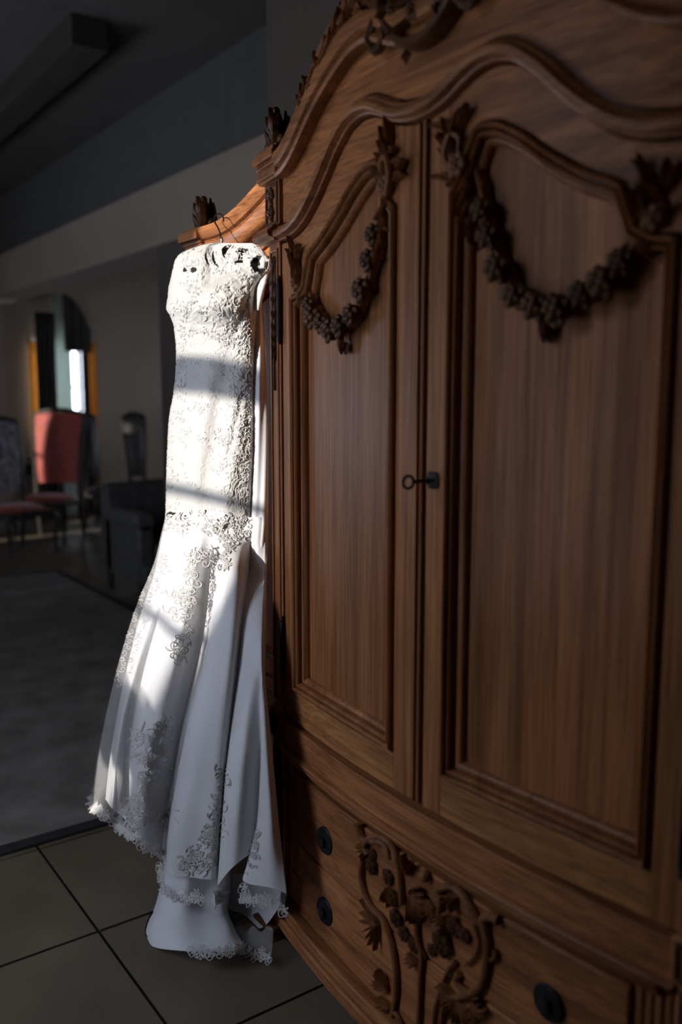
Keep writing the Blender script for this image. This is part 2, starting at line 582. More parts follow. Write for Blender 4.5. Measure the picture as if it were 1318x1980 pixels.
mb = MB(); mb.box(X_NEAR, X_NEAR + .15, WALL_Y - .2, Y_BACK + .2, 0, CEIL)
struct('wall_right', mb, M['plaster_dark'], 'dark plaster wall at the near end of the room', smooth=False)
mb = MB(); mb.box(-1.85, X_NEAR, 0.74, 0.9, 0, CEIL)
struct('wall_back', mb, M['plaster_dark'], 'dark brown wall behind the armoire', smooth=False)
mb = MB()
wall_with_holes(X_FAR, X_NEAR, 0, CEIL, [FILL_OPENING], lambda a, b, c, d: mb.box(a, b, Y_BACK, Y_BACK + .15, c, d))
struct('wall_dining', mb, M['plaster'], 'brown plaster side wall of the dining room', smooth=False)
# bulkhead beam over the opening to the dining room and the wall above
mb = MB(); mb.box(X_FAR, -1.9, 1.5, 1.85, 2.63, 3.06)
struct('trim_2', mb, M['plaster_grey'], 'pale plaster beam crossing above the dining room', smooth=False, bevel=.01)
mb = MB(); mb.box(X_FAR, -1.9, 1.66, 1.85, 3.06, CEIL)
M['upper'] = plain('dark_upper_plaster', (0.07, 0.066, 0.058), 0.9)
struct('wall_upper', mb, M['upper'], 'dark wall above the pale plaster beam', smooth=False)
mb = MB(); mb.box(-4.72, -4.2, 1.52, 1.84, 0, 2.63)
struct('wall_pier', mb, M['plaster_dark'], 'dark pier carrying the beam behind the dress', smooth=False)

# windows in the front wall: frame, glazing bars
def front_window(n, w, bars, thick, label):
    x0, x1, z0, z1 = w
    f = MB(); y0, y1 = WALL_Y - .11, WALL_Y - .05; t = .028
    f.box(x0, x0 + t, y0, y1, z0, z1); f.box(x1 - t, x1, y0, y1, z0, z1)
    f.box(x0 + t, x1 - t, y0, y1, z0, z0 + t); f.box(x0 + t, x1 - t, y0, y1, z1 - t, z1)
    o = struct('window_%d' % n, f, M['frame'], label, smooth=False, bevel=.003)
    for z in bars:
        b = MB(); b.box(x0 + t, x1 - t, y0 + .015, y1 - .015, z - .014, z + .014)
        b.build('glazing_bar', M['frame'], o, smooth=False)
    for z in thick:
        b = MB(); b.box(x0 + t, x1 - t, y0 + .002, y1 - .002, z - .05, z + .05)
        b.build('transom', M['frame'], o, smooth=False, bevel=.003)
    if n == 1:
        b = MB(); b.box(x0 + t, x1 - t, y0 + .002, y1 - .002, 1.06, 1.34)
        b.build('lock_rail', M['frame'], o, smooth=False, bevel=.003)
    s_ = MB(); s_.box(x0 - .04, x1 + .04, WALL_Y - .05, WALL_Y + .05, z0 - .035, z0)
    s_.build('window_sill', M['frame'], o, smooth=False, bevel=.004)
    return o


front_window(1, WINDOWS[0], [2.025, 1.60], [2.39], 'tall white framed window letting the sun onto the dress')
front_window(2, WINDOWS[1], [1.6, 2.2], [], 'narrow white framed window lighting the red chair')
front_window(3, WINDOWS[2], [], [], 'small unseen opening added to let sun onto the white pot')  # added opening, placed so a sunbeam meets the pot
front_window(5, WINDOWS[3], [1.5], [], 'wide unseen opening added to fill the room with sky light')  # added opening, sky fill for the beam, ceiling and rug
mb = MB(); q = FILL_OPENING
for (xa, xb, za, zb) in ((q[0], q[0] + .05, q[2], q[3]), (q[1] - .05, q[1], q[2], q[3]), (q[0] + .05, q[1] - .05, q[2], q[2] + .05), (q[0] + .05, q[1] - .05, q[3] - .05, q[3])):
    mb.box(xa, xb, Y_BACK + .05, Y_BACK + .10, za, zb)
dwin = struct('window_6', mb, M['frame'], 'unseen opening added to fill the dining room with sky light', smooth=False)  # added out of view as sky fill
mb = MB(); mb.box((q[0] + q[1]) / 2 - .02, (q[0] + q[1]) / 2 + .02, Y_BACK + .06, Y_BACK + .09, q[2] + .05, q[3] - .05); mb.build('glazing_bar', M['frame'], dwin, smooth=False)
mb = MB(); mb.box(-6.6, -2.7, WALL_Y - 3.9, WALL_Y - .15, 2.08, 2.2)
struct('sun_shield', mb, M['blocker'], 'slab added outside to keep sun out of the wide opening', smooth=False)  # added sun shield, lets only low sky light through
mb = MB()
for sx in (-1,):                        # corner block added to the tall window, keeps sun off the wing finial
    xe = WINDOWS[0][0] if sx < 0 else WINDOWS[0][1]; xm = (WINDOWS[0][0] + WINDOWS[0][1]) / 2
    pts = [(xe, 3.12), (xm, 3.12), (xe, 2.56)]
    n_ = len(pts)
    mb.add([Vector((x, y, z)) for y in (WALL_Y - .12, WALL_Y - .04) for x, z in pts], [tuple(range(n_)), tuple(reversed(range(n_, 2 * n_)))] + [(i, (i + 1) % n_, n_ + (i + 1) % n_, n_ + i) for i in range(n_)])
struct('corner_blocker', mb, M['frame'], 'corner block added in the tall window to shade the wing finial', smooth=False)
# invented gable-shaped blocker, added to cut the sun diagonally on the dress
mb = MB()
prof = [(x + .27, z) for x, z in ((-1.95, 0.0), (-1.95, .62), (-1.06, 1.815), (-.579, 2.483), (-.345, 2.906), (.15, 3.75), (.65, 2.906), (1.4, 1.7), (1.4, 0.0))]
n_ = len(prof)
vs = [Vector((x, y, z)) for y in (WALL_Y - 4.2, WALL_Y - 3.0) for x, z in prof]
mb.add(vs, [tuple(range(n_)), tuple(reversed(range(n_, 2 * n_)))] + [(i, (i + 1) % n_, n_ + (i + 1) % n_, n_ + i) for i in range(n_)])
mb2 = MB(); mb2.box(-5.6, -1.9, -8.6, -7.5, 0, 4.0)
struct('sky_blocker', mb2, M['blocker'], 'dark block added outside to hold back low sky light', smooth=False)  # unseen block added to dim the top and right of the armoire
struct('sun_blocker', mb, M['white_wall'], 'white gable-shaped block added outside to cut the sun', smooth=False)

# ------------------------------------------------------------------ armoire
A = empty('armoire', (0, 0, 0))
tag(A, 'large carved oak armoire with bowed double doors, drawers and a side wing', 'armoire')
ARCH = pchip([(0, 2.142), (.04, 2.146), (.075, 2.154), (.133, 2.180), (.17, 2.192), (.2, 2.194), (.24, 2.186), (.295, 2.152),
              (.36, 2.092), (.42, 2.044), (.475, 2.012), (.53, 1.996), (.58, 1.991), (.64, 1.992), (.9, 1.992)])
PED = pchip([(0, 2.30), (.05, 2.303), (.08, 2.312), (.122, 2.331), (.175, 2.343), (.22, 2.338), (.287, 2.314), (.348, 2.284), (.4, 2.255),
             (.456, 2.217), (.512, 2.181), (.576, 2.158), (.64, 2.154), (.9, 2.154)])
arch = lambda x: ARCH(abs(x))
ped = lambda x: PED(abs(x))

# carcass
mb = MB()
mb.slab(BOW, lin(-.70, .70, 15), .10, 2.16, -.56, -.055)
mb.build('carcass', M['oak_v'], A, smooth=False)
mb = MB()
mb.slab(BOW, lin(-.622, .622, 61), lambda x: arch(x) + .0435, lambda x: ped(x) + .02, -.06, 0.0)
mb.build('frieze', M['oak_h'], A)
mb = MB()
mb.slab(BOW, lin(-.72, .72, 31), lambda x: ped(x), lambda x: ped(x) + .04, -.56, -.02)
mb.build('top_board', M['oak_h'], A)

# arched moulding over the doors, breaking forward round the posts
prof = [(-.003, -.02), (-.003, .016), (.001, .018), (.003, .024), (.005, .034), (.012, .037), (.019, .036), (.023, .030), (.025, .024), (.030, .022), (.034, .016), (.034, .004), (.037, .004), (.037, -.02)]
mb = MB()
xs = lin(.632, -.632, 121)
mb.mold(BOW, [(x, arch(x)) for x in xs], [(-a, d) for a, d in prof])
mb.build('arch_moulding', M['oak_mould_h'], A)
for s in (-1, 1):
    mb = MB()
    mb.mold(BOW, [(s * .618, 1.994), (s * .735, 1.994)] if s > 0 else [(-.735, 1.994), (-.618, 1.994)],
            [(a * 1.05, d + .014 if d > 0 else -.08) for a, d in prof])
    mb.build('moulding_return', M['oak_mould_h'], A)

# pediment cornice with a bead row
cprof = [(-.010, -.02), (-.014, .034), (-.006, .037), (.004, .031), (.006, .026), (.012, .026), (.016, .036), (.034, .042), (.046, .040), (.052, .030), (.052, -.04)]
mb = MB()
mb.mold(BOW, [(x, ped(x)) for x in lin(.60, -.60, 101)], [(-a, d) for a, d in cprof])
cornice = mb.build('cornice', M['oak_mould_h'], A)
mb = MB()
for k in range(170):
    x = -.595 + 1.19 * k / 169
    mb.blob(BOW(x, ped(x) + .009, .027), .0028, .0028, .0028, nu=5, nv=3)
bd = mb.build('bead_row', M['oak_mould'], cornice); bd['kind'] = 'stuff'

# posts, blocks, capitals, finials on both sides of the bowed front
def rosette_strip(mb, m, x, z0, z1, d, r):
    n = max(1, int((z1 - z0) / (r * 2.0)))
    for k in range(n):
        z = z0 + (k + .5) * (z1 - z0) / n
        mb.flower(m, x, z, d, r, 5, k)
        mb.leaf(m, x, z + r * .6, math.pi / 2 + .5, r * 1.1, r * .6, d, .006, -.6)
        mb.leaf(m, x, z - r * .6, -math.pi / 2 + .5, r * 1.1, r * .6, d, .006, -.6)


def drop_carving(mb, m, x, z1, L, w, d):
    """hanging husk ornament"""
    z = z1; k = 0
    while z > z1 - L:
        s = 1 - .6 * (z1 - z) / L
        for q in (-1, 1):
            mb.leaf(m, x, z, -math.pi / 2 + q * .55, .05 * s + .012, w * .5 * s, d, .009, -q * .7, .002)
        mb.leaf(m, x, z, -math.pi / 2, .045 * s + .012, w * .4 * s, d + .003, .009)
        z -= .034 * s + .012; k += 1
    mb.flower(m, x, z1 + .008, d, w * .28)


def frame_strip(mb, m, x0, x1, z0, z1, d):
    p = [(x0, z0), (x1, z0), (x1, z1), (x0, z1)]
    mb.mold(m, p, [(0, d - .004), (0, d + .004), (.004, d + .006), (.008, d + .004), (.008, d - .004)], closed=True)


def column(m, s, xi, xo, side_y):
    c = []
    X = lambda a, b: (min(s * a, s * b), max(s * a, s * b))
    # upper post
    l, r = X(xi, xo); cxm = (l + r) / 2
    mb = MB(); mb.slab(m, lin(l, r, 4), .69, 2.0, -side_y, .006)
    post = mb.build('post', M['oak_v'], A, bevel=.003)
    mb = MB(); frame_strip(mb, m, l + .008, r - .008, .715, 1.975, .006)
    mb.build('post_moulding', M['oak_mould'], post)
    mb = MB(); drop_carving(mb, m, cxm, 1.935, .24, .052, .006)
    mb.tube(crom([m(cxm, 1.70, .010), m(cxm + .004, 1.66, .012), m(cxm, 1.60, .010)], 4), [.004] * 9, 5)
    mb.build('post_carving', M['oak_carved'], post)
    # frieze post
    mb = MB(); mb.slab(m, lin(s * (xi - .012) if s > 0 else s * (xo + .016), s * (xo + .016) if s > 0 else s * (xi - .012), 4), 2.02, 2.16, -side_y, .012)
    fp = mb.build('frieze_post', M['oak_v'], A, bevel=.003)
    mb = MB(); frame_strip(mb, m, l - .004, r + .006, 2.036, 2.142, .012); rosette_strip(mb, m, cxm, 2.045, 2.135, .012, .019)
    mb.build('frieze_carving', M['oak_carved'], fp)
    # waist block and lower post
    mb = MB(); mb.slab(m, lin(l - .006, r + .006, 4), .608, .694, -side_y, .022)
    wb = mb.build('waist_block', M['oak_v'], A, bevel=.004)
    mb = MB(); frame_strip(mb, m, l + .002, r - .002, .616, .686, .022); rosette_strip(mb, m, cxm, .618, .686, .022, .017)
    mb.build('block_carving', M['oak_carved'], wb)
    mb = MB(); mb.slab(m, lin(l, r, 4), .12, .608, -side_y, .010)
    lp = mb.build('lower_post', M['oak_v'], A, bevel=.003)
    mb = MB(); frame_strip(mb, m, l + .008, r - .008, .15, .59, .010); drop_carving(mb, m, cxm, .555, .19, .05, .010)
    mb.build('lower_post_carving', M['oak_carved'], lp)
    # capital: stepped moulding block
    a, b = (l - .022, r + .022)
    mb = MB()
    for z0, z1, g, d in ((2.146, 2.154, .002, .030), (2.154, 2.166, .010, .034), (2.166, 2.182, .006, .030), (2.182, 2.190, .010, .034), (2.190, 2.196, .006, .030),
                         (2.196, 2.214, .014, .044), (2.214, 2.226, .008, .038), (2.226, 2.236, -.006, .022)):
        mb.slab(m, lin(a - g, b + g, 4), z0, z1, -side_y, d)
    cap = mb.build('capital', M['oak_mould_h'], A, smooth=False, bevel=.003)
    mb = MB()
    for k in range(16): mb.blob(m(a + (b - a) * k / 15, 2.193, .033), .0028, .0028, .0028, nu=5, nv=3)
    mb.build('capital_beads', M['oak_mould'], cap)
    mb = MB()
    fz = 2.236
    for k, (ang, L) in enumerate(((1.57, .10), (1.15, .085), (2.0, .085), (.75, .06), (2.4, .06))):
        mb.leaf(m, cxm, fz, ang, L, .034, .0, .016, (1.57 - ang) * .9, .008)
        mb.leaf(m, cxm, fz, ang, L, .034, -.03, -.014, (1.57 - ang) * .9, .0)
    mb.blob(m(cxm, fz + .05, -.005), .018, .022, .045); mb.blob(m(cxm, fz + .09, -.003), .011, .013, .016)
    mb.blob(m(cxm - .045, fz + .012, .0), .014, .014, .013); mb.blob(m(cxm + .045, fz + .012, .0), .014, .014, .013)
    mb.build('finial', M['oak_carved'], A)


for s in (-1, 1):
    column(BOW, s, .636, .71, .5)

# waist rail and its mouldings
mb = MB(); mb.slab(BOW, lin(-.632, .632, 41), .600, .677, -.05, .008)
mb.build('waist_rail', M['oak_drawer'], A, bevel=.002)
wprof = [(-.004, 0), (-.004, .020), (.0, .026), (.005, .027), (.008, .023), (.011, .023), (.015, .012), (.015, 0)]
mb = MB(); mb.mold(BOW, [(x, .590) for x in lin(-.634, .634, 41)], [(-.006, -.02), (-.006, .012), (0, .020), (.005, .022), (.010, .018), (.013, .010), (.013, -.02)])
mb.build('waist_moulding', M['oak_mould_h'], A)
mb = MB(); mb.mold(BOW, [(x, .566) for x in lin(-.600, .600, 41)], [(-.012, -.03), (-.012, -.004), (-.004, .004), (.004, .006), (.01, .012), (.020, .012), (.020, -.03)])
mb.build('drawer_rail', M['oak_mould_h'], A)
# reeded uprights beside the drawers
for s in (-1, 1):
    mb = MB(); mb.slab(BOW, lin(min(s * .635, s * .55), max(s * .635, s * .55), 4), .12, .59, -.05, -.012)
    r_ = mb.build('reeded_upright', M['oak_v'], A)
    mb = MB()
    for k in range(4):
        x = s * (.615 - .017 * k)
        mb.tube([BOW(x, .23, -.012), BOW(x, .565, -.012)], .006, 6)
    mb.build('reeds', M['oak_mould'], r_)
    mb = MB(); mb.slab(BOW, lin(min(s * .626, s * .553), max(s * .626, s * .553), 4), .14, .225, -.02, -.004)
    mb.build('reed_base', M['oak_v'], r_, bevel=.003)

# drawers
knob_src = None
for z0, z1, zk in ((.340, .545, .426), (.130, .335, .226)):
    mb = MB(); mb.slab(BOW, lin(-.546, .546, 41), z0, z1, -.05, .0)
    dr = mb.build('drawer', M['oak_drawer'], A, bevel=.0035)
    for s in (-1, 1):
        mb = MB()
        c = BOW(s * .383, zk, 0)
        for k in range(1):
            prof_k = [(.004, .012), (.009, .009), (.012, .012), (.016, .015), (.019, .0135), (.021, .007), (.0215, .001)]
            rows = [[c + Vector((math.cos(a) * r, -t, math.sin(a) * r)) for a in [2 * math.pi * q / 20 for q in range(20)]] for t, r in prof_k]
            mb.grid(rows, cu=True)
            mb.f.append(tuple(len(mb.v) - 20 + q for q in range(20)))
        kb = mb.build('knob', M['knob'], dr)
        mb = MB()
        rows = [[c + Vector((math.cos(a) * r, -t, math.sin(a) * r)) for a in [2 * math.pi * q / 24 for q in range(24)]] for t, r in ((-.001, .037), (.004, .037), (.007, .034), (.006, .027), (.009, .020), (.009, .01))]
        mb.grid(rows, cu=True); mb.f.append(tuple(len(mb.v) - 24 + q for q in range(24)))
        mb.build('knob_plate', M['iron'], dr)

# base: moulded plinth with bracket feet
mb = MB()
for z0, z1, d in ((.095, .128, .030), (.078, .095, .040), (.05, .078, .034)):
    mb.slab(BOW, lin(-.722, .722, 41), z0, z1, -.56, d)
mb.build('base', M['oak_mould_h'], A, bevel=.006)
for s in (-1, 1):
    for y in (0.0, .52):
        mb = MB(); x = s * .68
        yy = KB * x * x - .02 + y
        rows = []
        for z, h in ((.05, .052), (.04, .05), (.025, .036), (.012, .034), (0.0, .042)):
            rows.append([Vector((x + a * h, yy + b * h, z)) for a, b in ((-1, -1), (1, -1), (1, 1), (-1, 1))])
        mb.grid(rows, cu=True); mb.f += [(0, 1, 2, 3), tuple(len(mb.v) - 4 + q for q in (3, 2, 1, 0))]
        mb.build('foot', M['oak_carved'], A, bevel=.004)

# --------------------------------------------------------------- doors
OPEN_TOP = pchip([(.078, 1.985), (.095, 2.0), (.118, 2.045), (.143, 2.093), (.17, 2.10), (.20, 2.096), (.256, 2.070), (.33, 2.018), (.40, 1.975),
                  (.476, 1.938), (.492, 1.905), (.505, 1.872), (.53, 1.853), (.576, 1.845)])


def opening_path():
    p = [(.576, .775), (.080, .775)]
    p += [(.080, 1.985), (.097, 2.003), (.143, 2.095)]
    p += [(x, OPEN_TOP(x)) for x in lin(.155, .47, 26)]
    p += [(.478, 1.934), (.503, 1.868), (.535, 1.850), (.576, 1.845)]
    return p


def garland_points(n):
    """swag hanging from the inner top corner to the outer shoulder (positive side)"""
    pts = crom([(.128, 2.05, 0), (.150, 1.985, 0), (.168, 1.93, 0), (.187, 1.885, 0), (.212, 1.83, 0), (.258, 1.775, 0), (.310, 1.752, 0), (.36, 1.748, 0), (.41, 1.768, 0),
                (.455, 1.80, 0), (.485, 1.845, 0), (.500, 1.88, 0)], 8)
    return resample(pts, n)


def make_door(s, key):
    X = lambda x: s * x
    mm = lambda x, z, d: BOW(s * x, z, d)
    # stiles
    mb = MB()
    mb.slab(mm, lin(.009 if s < 0 else .024, .080, 5), .690, lambda x: arch(x) - .008, -.026, 0.0)
    mb.slab(mm, lin(.576, .632, 5), .690, lambda x: arch(x) - .008, -.026, 0.0)
    d = mb.build('door', M['oak_v'], A, bevel=.0015)
    mb = MB(); mb.slab(mm, lin(.0805, .5755, 41), .690, .775, -.026, -.0004)
    mb.build('rail', M['oak_rail'], d, bevel=.0012)
    mb = MB(); mb.slab(mm, lin(.0805, .5755, 81), lambda x: OPEN_TOP(x), lambda x: arch(x) - .008, -.026, -.0004)
    mb.build('rail', M['oak_h'], d, bevel=.0012)
    mb = MB(); mb.slab(mm, lin(.075, .580, 41), .765, lambda x: OPEN_TOP(x) + .01, -.044, -.032)
    mb.build('door_panel', M['oak_panel'], d, sharp=30)
    # bolection moulding round the panel: two beads and a cove
    mp = [(-.0050, -.034), (-.0050, .002), (-.0065, .008), (-.010, .011), (-.0135, .008), (-.0150, .002), (-.0152, -.016), (-.0195, -.016), (-.0197, -.001), (-.0215, .004),
          (-.0245, .005), (-.0275, .002), (-.0285, -.004), (-.0287, -.018), (-.0325, -.018), (-.0330, -.012), (-.038, -.013), (-.0425, -.020), (-.0445, -.024), (-.0447, -.034)]
    mb = MB(); mb.mold(mm, opening_path(), mp, closed=True)
    mb.build('panel_moulding', M['oak_mould'], d, sharp=50)
    # garland: separate flowers on a leafy cord
    G = garland_points(60)
    mb = MB()
    mb.tube([mm(p.x, p.y, -.026 + .010) for p in G], .007, 6)
    for k, p in enumerate(G[1:-1]):
        t = G[k + 2] - G[k]; a = math.atan2(t.y, t.x)
        for q in (-1, 1):
            mb.leaf(mm, p.x, p.y, a + q * (.5 + .5 * RND.random()), .024 + .010 * RND.random(), .014, -.026, .018, -q * 1.6, .004 * RND.random())
    mb.leaf(mm, .316, 1.735, -1.57, .05, .02, -.012, .014)
    mb.build('garland_leaves', M['oak_leaf'], d)
    for (x, z, r) in ((.168, 1.940, .025), (.186, 1.888, .026), (.213, 1.826, .029), (.256, 1.774, .027), (.303, 1.752, .029), (.352, 1.744, .030), (.400, 1.764, .026),
                      (.442, 1.782, .030), (.470, 1.812, .024)):
        mb = MB(); c3 = mm(x, z, r * .35 - .014)
        mb.blob(c3, r * .86, r * .8, r * .86, nu=12, nv=8)
        for k in range(11):                     # overlapping rose petals
            a = 2.4 * k; rr = r * (.25 + .62 * k / 10)
            mb.blob(mm(x + rr * math.cos(a), z + rr * math.sin(a), r * (1.15 - .75 * (rr / r) ** 2) - .014), r * .34, r * .22, r * .30, Matrix.Rotation(-a, 3, 'Y'), nu=8, nv=5)
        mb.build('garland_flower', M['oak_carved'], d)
    mb = MB(); mb.flower(mm, .314, 1.70, -.026, .016, 5); mb.build('garland_flower', M['oak_carved'], d)
    # leaf sprays on the two shoulders
    mb = MB()
    for k in range(15):
        a = 1.57 + RND.uniform(-.75, .95)
        mb.leaf(mm, .100 + RND.uniform(-.014, .014), 2.0 + .007 * k, a, RND.uniform(.05, .075), .019, .002, .017, (a - 1.57) * RND.uniform(.6, 1.9), .010)
    for k in range(10):
        mb.leaf(mm, .112 + .005 * k, 2.03 - .013 * k, -1.75 + RND.uniform(-.7, .7), .05, .017, -.008, .016, RND.uniform(-1, 1), .007)
    mb.tube(crom([mm(.10, 2.02, .012), mm(.085, 2.05, .018), mm(.10, 2.085, .018), mm(.122, 2.075, .016), mm(.118, 2.05, .014)], 5), [.010 - .0003 * i for i in range(21)], 6)
    mb.flower(mm, .112, 2.03, .006, .026, 6)
    mb.build('inner_leaf_spray', M['oak_leaf'], d)
    mb = MB()
    for k in range(14):
        a = 1.57 + RND.uniform(-.6, .75)
        mb.leaf(mm, .532 + RND.uniform(-.018, .018), 1.85 + .006 * k, a, RND.uniform(.035, .075), .014, .002, .015, (a - 1.57) * RND.uniform(.3, 1.6), .010)
    for k in range(5):
        mb.leaf(mm, .53 - .008 * k, 1.868 - .006 * k, -2.2 + .3 * k, .05, .02, -.006, .014, .7, .006)
    mb.flower(mm, .528, 1.872, .004, .022, 5)
    mb.build('outer_leaf_spray', M['oak_leaf'], d)
    # hinges: iron barrels with turned ends
    for z0, z1 in ((1.722, 1.902), (.790, .975)):
        mb = MB(); x = .634
        mb.tube([mm(x, z, .010) for z in (z0, z0 + .012, z0 + .016, z0 + .022, (z0 + z1) / 2 - .003, (z0 + z1) / 2, (z0 + z1) / 2 + .003, z1 - .022, z1 - .016, z1 - .012, z1)],
                [.003, .0065, .004, .007, .007, .0058, .007, .007, .004, .0065, .003], 10)
        mb.build('hinge', M['iron'], d)
    if key:
        mb = MB()
        c = mm(.047, 1.415, 0)
        rows = [[c + Vector((math.cos(a) * r * .6, -t, math.sin(a) * r * (.8 + .2 * math.cos(2 * a)))) for a in [2 * math.pi * q / 16 for q in range(16)]] for t, r in ((0, .03), (.003, .03), (.005, .024), (.005, .002))]
        mb.grid(rows, cu=True); mb.build('escutcheon', M['iron'], d)
        mb = MB()
        mb.tube([c + Vector((0, -t, 0)) for t in (0, .012, .014, .02, .022, .05, .054)], [.004, .004, .0065, .0065, .004, .004, .006], 8)
        ring = [c + Vector((0, -.054 - .014 + .014 * math.cos(a), .013 * math.sin(a))) for a in [2 * math.pi * q / 14 for q in range(15)]]
        mb.tube(ring, .0032, 6); mb.build('key', M['iron'], d)
    return d


make_door(-1, False)
make_door(1, True)
# meeting strip between the doors: two beads and a groove
mb = MB()
mb.slab(BOW, [.0022, .0125], .692, lambda x: 2.139, -.03, -.002)
st = mb.build('meeting_strip', M['oak_v'], A, bevel=.001)
mb = MB(); mb.tube([BOW(.0073, .694, -.002), BOW(.0073, 2.137, -.002)], .0052, 8)
mb.build('strip_bead', M['oak_mould'], st)

# --------------------------------------------------------------- carving across the drawers
def cr(cx_, cy_, d=.0):
    return on_bow(640 + cx_ / 3.661, 1560 + cy_ / 3.661, d)


mb = MB()
def stroke(pts, r0, r1, d=.004, n=6, k=5):
    e = crom([Vector((*cr(*p, .008), 0)) for p in pts], k)
    m_ = len(e)
    mb.tube([BOW(p.x, p.y, d + .004) for p in e], [r0 + (r1 - r0) * i / (m_ - 1) for i in range(m_)], 8, 1.15)
stroke([(192, 120), (200, 165), (218, 215), (250, 250)], .013, .007)
stroke([(260, 335), (240, 280), (265, 230), (325, 212), (395, 235), (445, 310), (475, 430), (492, 560), (500, 690)], .008, .007)
stroke([(300, 240), (360, 245), (410, 290), (430, 370)], .008, .004, .010)
stroke([(225, 360), (212, 480), (240, 620), (290, 715), (355, 780), (395, 860), (432, 980), (455, 1130), (460, 1300), (440, 1440), (420, 1538)], .008, .007)
stroke([(620, 680), (606, 850), (615, 950), (642, 1050), (632, 1200), (625, 1400), (618, 1600)], .007, .006)
stroke([(780, 640), (765, 600), (800, 568), (870, 572), (945, 640), (1000, 730), (1045, 830)], .008, .009)
stroke([(1185, 800), (1130, 775), (1080, 790), (1085, 850), (1105, 950), (1105, 1050), (1090, 1160), (1055, 1270), (985, 1320), (915, 1280), (885, 1215), (910, 1180)], .011, .007)
stroke([(780, 660), (760, 760), (770, 840)], .006, .005)
stroke([(1010, 830), (1045, 960), (1010, 1060), (945, 1120)], .005, .003)
stroke([(880, 1095), (825, 1165), (775, 1300), (738, 1420), (725, 1600)], .005, .005)
stroke([(1150, 1010), (1165, 1050), (1130, 1090)], .007, .004)
stroke([(440, 1440), (480, 1500), (520, 1620)], .006, .005)
stroke([(980, 1330), (900, 1350), (830, 1340), (800, 1400), (780, 1500), (760, 1620)], .007, .006)
carv = mb.build('drawer_carving', M['oak_leaf'], A)
mb = MB()
def fan(cx_, cy_, a0, a1, n, L, W, bend=.4):
    x, z = cr(cx_, cy_)
    for k in range(n):
        a = a0 + (a1 - a0) * k / max(1, n - 1)
        mb.leaf(BOW, x, z, a, L * RND.uniform(.8, 1.1), W, .002, .014, bend * RND.uniform(-1, 1), .010)
fan(350, 830, 2.4, 4.6, 9, .065, 0.010)
fan(420, 1300, 2.0, 3.4, 7, .05, 0.010)
fan(430, 1420, 2.6, 4.2, 5, .04, 0.009)
fan(900, 1360, 2.6, 6.0, 10, .055, 0.013)
fan(1000, 1380, -.9, .9, 6, .05, 0.012)
fan(560, 480, 1.2, 2.3, 5, .05, 0.010)
fan(640, 620, -1.6, 0.0, 6, .06, 0.011)
fan(630, 1100, 2.6, 4.0, 6, .03, 0.007)
fan(270, 300, 2.8, 4.4, 5, .03, 0.010)
fan(900, 640, 3.4, 4.6, 5, .035, 0.010)
fan(840, 760, 3.6, 5.2, 6, .045, 0.010)
fan(420, 560, 4.2, 5.4, 5, .04, 0.010)
mb.build('carved_leaves', M['oak_leaf'], carv)
mb = MB()
x0_, z0_ = cr(575, 610)
for k in range(9):                                  # ribbed shell in the middle
    a = .95 - k * .28
    mb.leaf(BOW, x0_, z0_, a, .062, .011, .004, .016, -.5, .010)
mb.blob(BOW(*cr(690, 480), .01), .014, .014, .014)
mb.build('carved_shell', M['oak_leaf'], carv)
for cx_, cy_, r in ((275, 420, .022), (280, 340, .014), (390, 500, .020), (430, 650, .021), (450, 790, .022), (505, 900, .020), (575, 980, .020), (780, 970, .030), (700, 1020, .015),
                    (860, 850, .024), (930, 910, .018), (800, 870, .014), (640, 1050, .012)):
    mb = MB(); mb.flower(BOW, *cr(cx_, cy_, .01), .002, r, 6, cx_)
    mb.build('carved_flower', M['oak_carved'], carv)

# --------------------------------------------------------------- crest over the pediment
mb = MB()
for s in (-1, 1):
    for k in range(34):
        u = k / 33
        x = s * (.47 - .33 * u); z = ped(x) + .050 + .020 * u
        sl = math.atan2(ped(x - s * .02) - ped(x), -s * .02)
        for q in range(2):
            a = sl + s * RND.uniform(-1.0, .1) * (1 if q else -.2)
            mb.leaf(BOW, x, z + RND.uniform(0, .03 * (u + .3)), a, .050 + .030 * u, .022 + .01 * u, .020 - .012 * q, .018, RND.uniform(-1.0, 1.0), .012)
    e = crom([(s * .45, 2.295, 0), (s * .40, 2.335, 0), (s * .34, 2.385, 0), (s * .27, 2.425, 0), (s * .20, 2.44, 0), (s * .16, 2.42, 0), (s * .155, 2.39, 0)], 6)
    mb.tube([BOW(p.x, p.y, .022) for p in e], [.006 + .006 * math.sin(math.pi * i / (len(e) - 1)) for i in range(len(e))], 7)
mb.build('crest_foliage', M['oak_leaf'], A)
mb = MB()
oval = [(.02 + .135 * math.cos(a), 2.445 + .165 * math.sin(a)) for a in [2 * math.pi * k / 40 for k in range(40)]]
mb.mold(BOW, oval, [(-.012, -.01), (-.014, .03), (-.006, .042), (.004, .044), (.012, .036), (.016, .02), (.016, -.01)], closed=True)
rows = [[BOW(.02 + .13 * r * math.cos(a), 2.445 + .16 * r * math.sin(a), .012 + .02 * (1 - r * r)) for a in [2 * math.pi * k / 32 for k in range(32)]] for r in (1, .8, .5, .2, .01)]
mb.grid(rows, cu=True)
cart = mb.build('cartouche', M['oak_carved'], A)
mb = MB()
for k in range(44):
    a = RND.random() * 6.28; r = RND.random() ** .5
    mb.leaf(BOW, .02 + .10 * r * math.cos(a), 2.445 + .125 * r * math.sin(a), a + RND.uniform(-1, 1), .05, .02, .026, .014, RND.uniform(-1, 1), .012)
for k in range(7):
    mb.flower(BOW, .02 + RND.uniform(-.08, .08), 2.445 + RND.uniform(-.11, .1), .03, .022)
